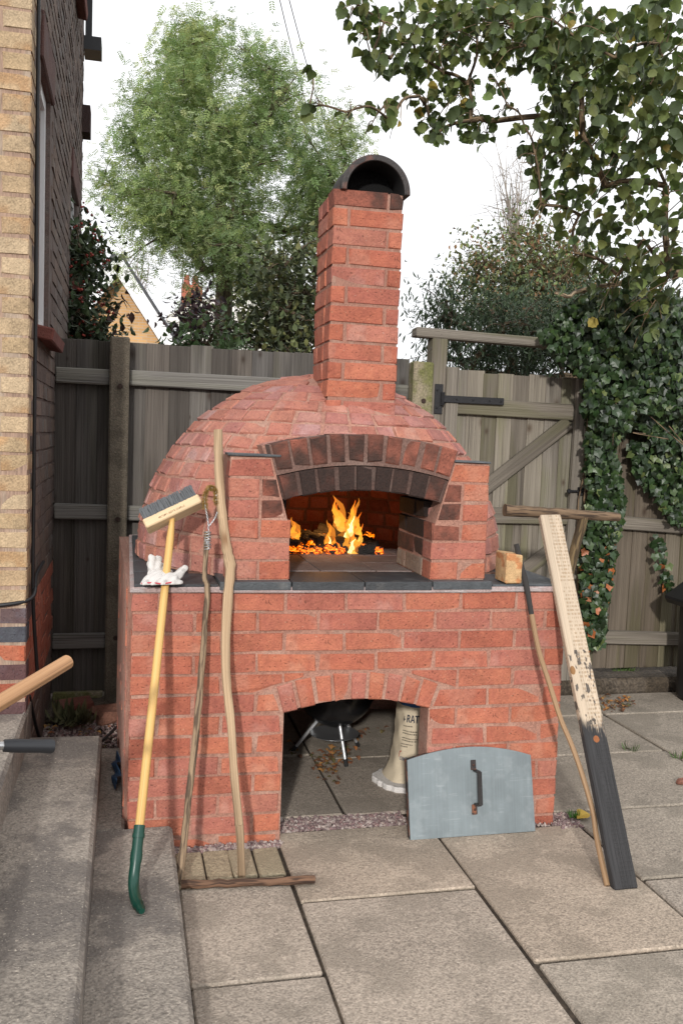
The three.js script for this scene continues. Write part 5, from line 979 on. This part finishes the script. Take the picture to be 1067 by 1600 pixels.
function crownTree(o, opt) {
  const { base, fork, clumps, leaf, size, cols, per, spread, trunkR, barkC, droop = 0.5, mat: lm, twigs = 3, fast } = opt, wood = [], items = [];
  wood.push(limb(smooth([base, base.clone().lerp(fork, 0.5).add(V(rr(-0.05, 0.05), 0, 0)), fork], 10), Array.from({ length: 11 }, (_, i) => trunkR * (1 - 0.35 * i / 10)), 10, 0.05));
  const lead = opt.leader ?? fork, nodes = [0.62, 0.8, 1].map(t => ({ p: base.clone().lerp(fork, t), kids: 0, stem: 1 }));
  if (opt.leader) for (const t of [0.25, 0.5, 0.75, 1]) nodes.push({ p: fork.clone().lerp(lead, t).add(V(rr(-0.08, 0.08), 0, rr(-0.1, 0.1))), kids: 0, stem: 1 });
  if (opt.leader) { const P = smooth(nodes.slice(2).map(n => n.p), 14); wood.push(limb(P, P.map((_, i) => trunkR * 0.65 * (1 - 0.88 * i / 14)), 8, 0.05)); }
  clumps.sort((p, q) => p.p.distanceTo(fork) - q.p.distanceTo(fork));
  for (const c of clumps) { let bd = 1e9; for (const n of nodes) { const up = n.p.y - c.p.y, q = n.p.distanceTo(c.p) + Math.max(0, up) * 1.2 + (n.stem ? 0 : 0.1); if (q < bd) { bd = q; c.par = n; } } c.kids = 0; nodes.push(c); }
  for (let i = clumps.length - 1; i >= 0; i--) clumps[i].par.kids += clumps[i].kids + 1;
  for (const c of clumps) {
    const s = c.par.p, mid = s.clone().lerp(c.p, 0.5).add(V(rr(-0.06, 0.06), 0.06, rr(-0.06, 0.06)).multiplyScalar(c.p.distanceTo(s))), P = smooth([s, mid, c.p], 10), r0 = Math.min(trunkR * 0.5, 0.009 + 0.010 * Math.sqrt(c.kids + 1)), r1 = 0.008 + 0.008 * Math.sqrt(c.kids);
    wood.push(limb(P, P.map((_, i) => r0 + (Math.min(r0, r1) - r0) * i / 10), 5, 0.05));
    for (let k = 0; k < twigs; k++) { const e = c.p.clone().add(V(gauss(), gauss() * 0.8 + 0.1, gauss()).multiplyScalar(c.r * 0.75)), q = smooth([P[6], P[8].clone().lerp(e, 0.5).add(V(0, 0.04, 0)), e], 5); wood.push(limb(q, q.map((_, i) => r0 * 0.35 * (1 - 0.8 * i / 5)), 4, 0)); }
    const n = Math.round(per * c.w), tone0 = pick(cols);
    for (let i = 0; i < n; i++) {
      const g = V(gauss(), gauss(), gauss()).multiplyScalar(c.r * spread), p = c.p.clone().add(g);
      items.push({ p, q: E(Math.PI * (0.5 + droop * 0.35) + rr(-0.9, 0.9), rr(0, 6.28), rr(-0.7, 0.7)), s: size * rr(0.7, 1.25), c: jitterC(R() < 0.6 ? tone0 : pick(cols), 0.3) });
    }
  }
  part('trunk', merged(wood), bark(barkC), o); scatter('crown', leaf, lm ?? leafMat([1, 1, 1], { transmission: opt.tr ?? 0.25, roughness: 0.9 }), items, o);
}
{
  R = mulberry(1001);
  const D = 12.5, base = deep(350, 560, D); base.y = -0.1; const fork = deep(352, 420, D);
  const o = thing('ash_tree', 'tall light green ash tree rising behind the left fence', 'tree', [0, 0, 0]);
  const poly = [[310, 30], [340, 60], [385, 75], [420, 105], [450, 120], [470, 175], [525, 185], [545, 250], [540, 330], [505, 370], [480, 410], [440, 420], [400, 450], [350, 425], [310, 455], [280, 450], [250, 420], [200, 410], [185, 370], [215, 330], [160, 300], [150, 260], [185, 235], [190, 195], [220, 170], [225, 110], [250, 95], [275, 75], [290, 45]];
  const clumps = polySpots(poly, 130).map(([u, v]) => ({ p: deep(u, v, D + rr(-1.3, 1.3)), r: rr(0.30, 0.56), w: v > 430 ? 0.55 : u < 185 ? 0.45 : v > 350 ? 0.7 : 1 }));
  for (const [u, v] of [[300, 465], [310, 50], [330, 62], [420, 105], [395, 85], [275, 90], [540, 240], [530, 200], [175, 300], [165, 265], [230, 160], [205, 205], [555, 200]]) clumps.push({ p: deep(u, v, D + rr(-0.7, 0.7)), r: 0.28, w: 0.5 });
  crownTree(o, { base, fork, clumps, leaf: compoundLeaf(), leader: deep(335, 130, D), size: 0.13, per: 175, spread: 0.82, trunkR: 0.17, barkC: [0.45, 0.45, 0.38], cols: [[0.30, 0.39, 0.12], [0.22, 0.32, 0.10], [0.37, 0.43, 0.15], [0.26, 0.35, 0.12], [0.17, 0.26, 0.08]], tr: 0.5 });
}
function shrub(name, label, category, poly, D, n, opt) {
  const o = thing(name, label, category, [0, 0, 0]), us = poly.map(p => p[0]), um = opt.um ?? (Math.min(...us) + Math.max(...us)) / 2;
  const base = deep(um, 560, D); base.y = -0.1; const fork = deep(um, opt.fv ?? 540, D);
  const clumps = polySpots(poly, n).map(([u, v]) => ({ p: deep(u, v, D + rr(-1, 1) * (opt.dz ?? 0.8)), r: (opt.r ?? 0.3) * rr(0.8, 1.2), w: rr(0.7, 1.2) }));
  crownTree(o, { base, fork, clumps, leaf: simpleLeaf(), spread: 1, trunkR: 0.07, barkC: [0.5, 0.45, 0.38], per: 60, size: 0.09, twigs: 2, ...opt }); return { o, clumps };
}
R = mulberry(1002);
shrub('dark_shrub', 'dense dark green shrubs under the ash tree, left of the chimney', 'shrub', [[385, 450], [420, 412], [470, 385], [500, 390], [505, 570], [375, 570], [376, 490]], 10.5, 62, { cols: [[0.055, 0.078, 0.026], [0.07, 0.09, 0.03], [0.045, 0.06, 0.022], [0.14, 0.15, 0.045]], per: 74, size: 0.10, r: 0.30, dz: 0.9, um: 440, fv: 500, twigs: 4 });
shrub('purple_shrub', 'small purple leaved shrub in front of the white house', 'shrub', [[292, 490], [306, 470], [326, 462], [334, 485], [330, 512], [300, 515], [286, 502]], 9.6, 11, { cols: [[0.045, 0.022, 0.028], [0.065, 0.03, 0.03], [0.03, 0.02, 0.022]], per: 34, size: 0.09, r: 0.22, dz: 0.3 });
shrub('green_shrub', 'bright green low shrub just above the fence under the ash', 'shrub', [[275, 535], [300, 525], [350, 515], [360, 560], [265, 560]], 8.2, 16, { cols: [[0.075, 0.125, 0.04], [0.055, 0.10, 0.03], [0.09, 0.15, 0.05]], per: 34, size: 0.085, r: 0.20, dz: 0.3 });
{
  R = mulberry(1003);
  const { o, clumps } = shrub('berry_shrub', 'dark green firethorn with red berries beside the house wall', 'shrub', [[105, 345], [124, 350], [134, 390], [143, 430], [148, 470], [152, 505], [150, 560], [100, 560]], 6.3, 44, { cols: [[0.040, 0.068, 0.022], [0.055, 0.085, 0.028], [0.030, 0.05, 0.018]], per: 90, size: 0.062, r: 0.16, dz: 0.5, um: 110 });
  const it = []; for (let i = 0; i < 260; i++) { const c = pick(clumps), a = c.p.clone().add(V(gauss(), gauss(), gauss()).multiplyScalar(c.r * 0.9)); for (let k = 0; k < 3; k++) it.push({ p: a.clone().add(V(rr(-0.02, 0.02), rr(-0.02, 0.02), rr(-0.02, 0.02))), q: E(0, 0, 0), s: rr(0.007, 0.010), c: jitterC([0.28, 0.035, 0.022]) }); }
  scatter('berries', new THREE.IcosahedronGeometry(1, 1), mat([1, 1, 1], { roughness: 0.5 }), it, o);
  shrub('leafy_sprig', 'thin sprig of dark leaves crossing the orange gable', 'shrub', [[176, 490], [186, 465], [190, 485], [192, 505], [180, 505]], 6.0, 2, { cols: [[0.03, 0.045, 0.02], [0.09, 0.04, 0.03]], per: 12, size: 0.07, r: 0.10, dz: 0.1, um: 150 });
}
{
  R = mulberry(1004);
  const { } = shrub('yew_tree', 'dark evergreen behind the gate with drooping feathery left side', 'tree', [[672, 470], [690, 450], [700, 470], [735, 490], [800, 480], [880, 470], [960, 450], [1090, 470], [1090, 600], [690, 600], [690, 510]], 8.2, 110, { cols: [[0.042, 0.072, 0.03], [0.055, 0.088, 0.036], [0.032, 0.055, 0.024]], leaf: leafGeo([0, 0.10, 0.11, 0.06, 0], 1, 0.4, 0.3), per: 190, size: 0.075, r: 0.26, dz: 0.9, um: 800 });
  shrub('hawthorn_tree', 'rounded brownish green tree flecked with red behind the evergreen', 'tree', [[712, 455], [725, 420], [765, 385], [800, 375], [840, 365], [890, 380], [925, 420], [920, 500], [730, 495]], 11.5, 80, { cols: [[0.15, 0.19, 0.06], [0.125, 0.165, 0.055], [0.18, 0.19, 0.07], [0.10, 0.14, 0.05], [0.21, 0.11, 0.045]], per: 190, size: 0.062, r: 0.34, dz: 1.0, um: 820, fv: 520, twigs: 5 });
  // bare twiggy trees in the distance
  for (const [u, v, w, h, d, lab, n] of [[800, 330, 60, 120, 22, 'bare leafless tree against the sky right of the chimney', 46], [212, 430, 34, 55, 30, 'faint bare tree above the orange gable', 26]]) {
    const o = thing('bare_tree', lab, 'tree', [0, 0, 0]), b = deep(u + 8, 600, d), wood = []; b.y = 0; const top = deep(u + 4, v + h * 0.2, d); wood.push(limb([b, top], [0.10, 0.04], 6));
    for (let i = 0; i < n; i++) { const s = b.clone().lerp(top, rr(0.6, 1)), e = deep(u + gauss() * w * 0.8, v - h * 0.3 + gauss() * h * 0.7, d + rr(-1, 1)), P = smooth([s, s.clone().lerp(e, 0.5).add(V(rr(-0.2, 0.2), 0.25, 0)), e], 6); wood.push(limb(P, P.map((_, k) => 0.022 * (1 - k / 7)), 4));
      for (let j = 0; j < 5; j++) { const q = P[2 + j % 4], e2 = q.clone().add(V(gauss(), gauss() * 0.8 + 0.2, gauss()).multiplyScalar(0.55)); wood.push(limb([q, e2], [0.008, 0.003], 3)); } }
    part('branches', merged(wood), mat([0.28, 0.24, 0.2]), o);
  }
}
// ================================================================ ivy over the gate post and fence
{
  R = mulberry(1101);
  const o = thing('ivy', 'dense glossy dark green ivy covering the gate post and right fence', 'ivy', [0, 0, 0]);
  const ivyLeaf = s => { const g = []; const pts = [[0, 0], [0.40, -0.14], [0.46, 0.14], [0.60, 0.42], [0.36, 0.58], [0, 1.0], [-0.36, 0.58], [-0.60, 0.42], [-0.46, 0.14], [-0.40, -0.14]]; const T = [], z = p => 0.18 * Math.abs(p[0]) - 0.12 * p[1] * p[1]; const c = [0, 0.32, 0.02]; for (let i = 0; i < pts.length; i++) { const a = pts[i], b = pts[(i + 1) % pts.length]; T.push([c, [a[0], a[1], z(a)], [b[0], b[1], z(b)]]); } const q = fromTris(T, 1); q.scale(s, s, s); return q; };
  const lg = ivyLeaf(1), cols = [[0.018, 0.040, 0.011], [0.013, 0.030, 0.009], [0.026, 0.052, 0.014], [0.021, 0.045, 0.013], [0.042, 0.075, 0.021], [0.010, 0.022, 0.007]];
  const zones = [
    [[[918, 610], [960, 600], [960, 700], [975, 790], [962, 850], [950, 930], [940, 1005], [915, 1010], [908, 930], [905, 850], [918, 770], [916, 690]], -1.79, -1.56, 2400],
    [[[850, 530], [880, 480], [930, 455], [1000, 450], [1080, 470], [1080, 650], [1000, 640], [960, 690], [905, 640], [915, 590], [880, 565]], -2.05, -1.46, 7000],
    [[[845, 520], [880, 490], [900, 540], [880, 560]], -1.85, -1.6, 220], [[[950, 600], [1080, 590], [1080, 700], [1040, 705], [990, 660], [950, 700]], -1.80, -1.62, 1600],
    [[[985, 690], [1080, 690], [1080, 825], [1050, 815], [1010, 760], [990, 740]], -1.80, -1.68, 520], [[[1018, 830], [1035, 840], [1048, 905], [1055, 930], [1040, 925], [1022, 880]], -1.79, -1.73, 50], [[[905, 920], [950, 900], [938, 1010], [912, 1010]], -1.75, -1.6, 300],
  ];
  const spots = []; for (const [P, z0, z1, n] of zones) for (const [u, v] of polySpots(P, n)) { const z = rr(z0, z1); spots.push({ p: at(u, v, 2, z), z, f: (z - z0) / (z1 - z0), v }); }
  for (const s of spots) { s.q = E(rr(-0.5, 0.6), rr(-0.9, 0.7), Math.PI + rr(-0.8, 0.8)); s.s = rr(0.028, 0.05); s.c = jitterC(s.v > 850 && R() < 0.06 ? [0.32, 0.10, 0.03] : R() < 0.05 ? [0.10, 0.13, 0.04] : pick(cols), 0.25); }
  spots.sort((a, b) => b.f - a.f);
  const gm = cols.map(c => leafMat(c, { roughness: 0.42 })), near = spots.slice(0, 300), far = spots.slice(300);
  for (const s of near) { const m = part('leaf', lg, s.c.r > 0.2 ? leafMat([0.30, 0.10, 0.03]) : pick(gm), o); m.position.copy(s.p); m.quaternion.copy(s.q); m.scale.setScalar(s.s); }
  scatter('foliage', lg, leafMat([1, 1, 1], { roughness: 0.46 }), far, o);
  const stems = []; for (let i = 0; i < 10; i++) { const x = rr(2.66, 2.74), P = smooth([V(x, rr(-0.03, 0.3), -1.74), V(x + rr(-0.08, 0.08), 0.7, -1.71), V(x + rr(-0.1, 0.1), 1.3, -1.70), V(x + rr(-0.1, 0.4), 1.9, -1.68)], 12); stems.push(limb(P, P.map(() => rr(0.003, 0.007)), 5)); }
  for (let i = 0; i < 4; i++) { const a = at(rr(970, 1060), rr(560, 700), 2, -1.6), P = smooth([a, a.clone().add(V(rr(-0.15, 0.15), rr(-0.15, 0.1), 0.05)), a.clone().add(V(rr(-0.3, 0.3), rr(-0.3, 0.1), 0.06))], 8); stems.push(limb(P, P.map(() => 0.003), 4)); }
  part('stems', merged(stems), bark([0.7, 0.6, 0.5]), o);
}
// ================================================================ overhanging tree at the top right
{
  R = mulberry(1202);
  const o = thing('overhanging_tree', 'broad leaved tree overhanging from the right, green leaves turning yellow', 'tree', [0, 0, 0]);
  const C = [[560, 8, 26, 4.6], [600, 35, 34, 4.7], [650, 22, 36, 4.9], [705, 35, 40, 5.0], [565, 52, 16, 4.6], [610, 92, 30, 4.7], [580, 90, 18, 4.6], [648, 92, 34, 4.9], [692, 112, 36, 5.0], [745, 55, 48, 4.8], [720, 20, 40, 4.8], [770, 15, 40, 4.7], [800, 75, 34, 4.7], [840, 75, 40, 4.6], [690, 70, 30, 4.9], [800, 30, 50, 4.6], [862, 30, 58, 4.4], [655, 150, 28, 4.9], [705, 158, 34, 5.0], [735, 188, 26, 5.0], [672, 195, 22, 4.9], [775, 130, 20, 4.7], [792, 165, 13, 4.7], [600, 165, 22, 4.6], [578, 200, 9, 4.6], [612, 190, 13, 4.6], [685, 205, 18, 4.9], [760, 218, 10, 5.0], [765, 190, 14, 5], [483, 168, 10, 4.4], [486, 108, 4, 4.4], [540, 175, 6, 4.4], [905, 120, 62, 4.5], [960, 90, 80, 4.4], [1040, 70, 85, 4.2], [1005, 180, 84, 4.3], [910, 210, 58, 4.6], [868, 180, 34, 4.6], [945, 290, 66, 4.7], [868, 262, 42, 4.7], [836, 242, 28, 4.7], [1040, 290, 76, 4.4], [1005, 375, 66, 4.6], [905, 335, 46, 4.8], [845, 320, 18, 4.8], [830, 350, 10, 4.8], [965, 430, 46, 4.8], [1045, 430, 54, 4.6], [898, 395, 30, 4.9], [935, 470, 34, 5.0], [1010, 490, 40, 4.9], [880, 440, 14, 4.9], [820, 200, 12, 4.7], [545, 30, 12, 4.6], [870, 90, 40, 4.6], [730, 130, 22, 4.9], [640, 60, 26, 4.8]];
  const heart = leafGeo([0.10, 0.40, 0.50, 0.46, 0.36, 0.22, 0.09, 0], 1, 0.35, 0.22), lobed = leafGeo([0.08, 0.42, 0.41, 0.50, 0.37, 0.33, 0.13, 0], 1, 0.4, 0.18);
  const cols = [[0.080, 0.122, 0.026], [0.048, 0.078, 0.019], [0.115, 0.160, 0.034], [0.14, 0.175, 0.04], [0.058, 0.092, 0.022]], L = [], wood = [];
  const root = V(3.9, 0, -0.3), fork = V(3.7, 2.3, -0.5), top = V(3.5, 4.6, -0.6);
  wood.push(limb(smooth([root, fork, top], 12), Array.from({ length: 13 }, (_, i) => 0.16 - 0.008 * i), 12, 0.05));
  const nodes = [fork, fork.clone().lerp(top, 0.3), fork.clone().lerp(top, 0.6), top].map(p => ({ p, par: null, kids: 0 }));
  const cl = C.map(([u, v, r, d]) => ({ u, v, r, d, p: deep(u, v, d + rr(-0.15, 0.15)), kids: 0 })).sort((a, b) => a.p.distanceTo(fork) - b.p.distanceTo(fork));
  for (const c of cl) { let best = null, bd = 1e9; for (const n of nodes) { const q = n.p.distanceTo(c.p) + (n.par || n.kids ? 0 : 0.25); if (q < bd) { bd = q; best = n; } } c.par = best; nodes.push(c); }
  for (let i = cl.length - 1; i >= 0; i--) cl[i].par.kids += cl[i].kids + 1;
  for (const { u, v, r, d, p: c, par, kids } of cl) {
    const rw = r / PX * d, s = par.p, far = s.distanceTo(c), rad = k => 0.0022 + 0.0024 * Math.sqrt(k), mid = s.clone().lerp(c, 0.5).add(V(rr(-0.1, 0.1) * far, rr(0.02, 0.14) * far, rr(-0.1, 0.1) * far)), P = smooth([s, mid, c], 10);
    const r0 = Math.min(0.02, rad(kids + 1)), r1 = rad(kids); wood.push(limb(P, P.map((_, i) => r0 + (r1 - r0) * i / 10), 6, 0.04));
    const n = Math.max(2, Math.round(r * r * 3.14 / 200 * (v > 280 ? 1.35 : 2.0))), dz = Math.max(0.12, Math.min(rw * 1.3, 0.45));
    for (let k = 0; k < Math.min(8, 2 + r / 12); k++) { const a = P[5 + Math.floor(R() * 6)], e = c.clone().add(V(gauss() * rw, gauss() * rw - 0.03, gauss() * dz)); const q = smooth([a, a.clone().lerp(e, 0.5).add(V(0, 0.03, 0)), e], 5); wood.push(limb(q, q.map((_, i) => 0.0035 - 0.0004 * i), 4)); }
    for (let i = 0; i < n; i++) {
      const a = rr(0, 6.283), q = Math.sqrt(R()) * 0.97 * r, uu = u + Math.cos(a) * q, vv = v + Math.sin(a) * q; if (uu < 1085 + 60) L.push({ p: deep(uu, vv, d + rr(-dz, dz)), q: E(Math.PI + rr(-0.5, 1.15), rr(-1.7, 1.7), rr(-0.9, 0.9)), s: rr(0.036, 0.076), c: null, d, k: R() });
    }
  }
  for (const t of L) { t.col = R() < 0.012 ? [0.36, 0.26, 0.045] : R() < 0.08 ? [0.15, 0.17, 0.04] : pick(cols); t.c = jitterC(t.col, 0.42); }
  const cam = camera.position; L.sort((a, b) => b.s / b.p.distanceTo(cam) - a.s / a.p.distanceTo(cam));
  const mats = [...cols, [0.15, 0.17, 0.04], [0.36, 0.26, 0.045]].map(c => leafMat(c, { map: leafTex, transmission: 0.4, roughness: 0.8 }));
  for (const t of L.slice(0, 300)) { const i = [...cols, 0, 0].indexOf(t.col), m = part('leaf', t.k < 0.6 ? heart : lobed, mats[i >= 0 ? i : t.col[0] > 0.3 ? 6 : 5], o); m.position.copy(t.p); m.quaternion.copy(t.q); m.scale.setScalar(t.s); }
  scatter('foliage', lobed, leafMat([1, 1, 1], { transmission: 0.4, roughness: 0.8 }), L.slice(300), o);
  part('trunk', merged(wood), bark([0.7, 0.62, 0.5]), o);
  const pale = [[1000, 440, 4.9], [945, 446, 5.0], [918, 452, 5.1], [900, 456, 5.1], [886, 463, 5.0], [866, 457, 5.0]].map(q => deep(...q)); part('branch', stick(pale, 0.014, 0.009, 20, 8, 0.002, 0.06), bark([1.3, 1.25, 1.15]), o).userData.label = 'pale bare curved branch';
}
scene.traverse(o => { if (o.isMesh) { o.castShadow = true; o.receiveShadow = true; } });
renderer.render(scene, camera);
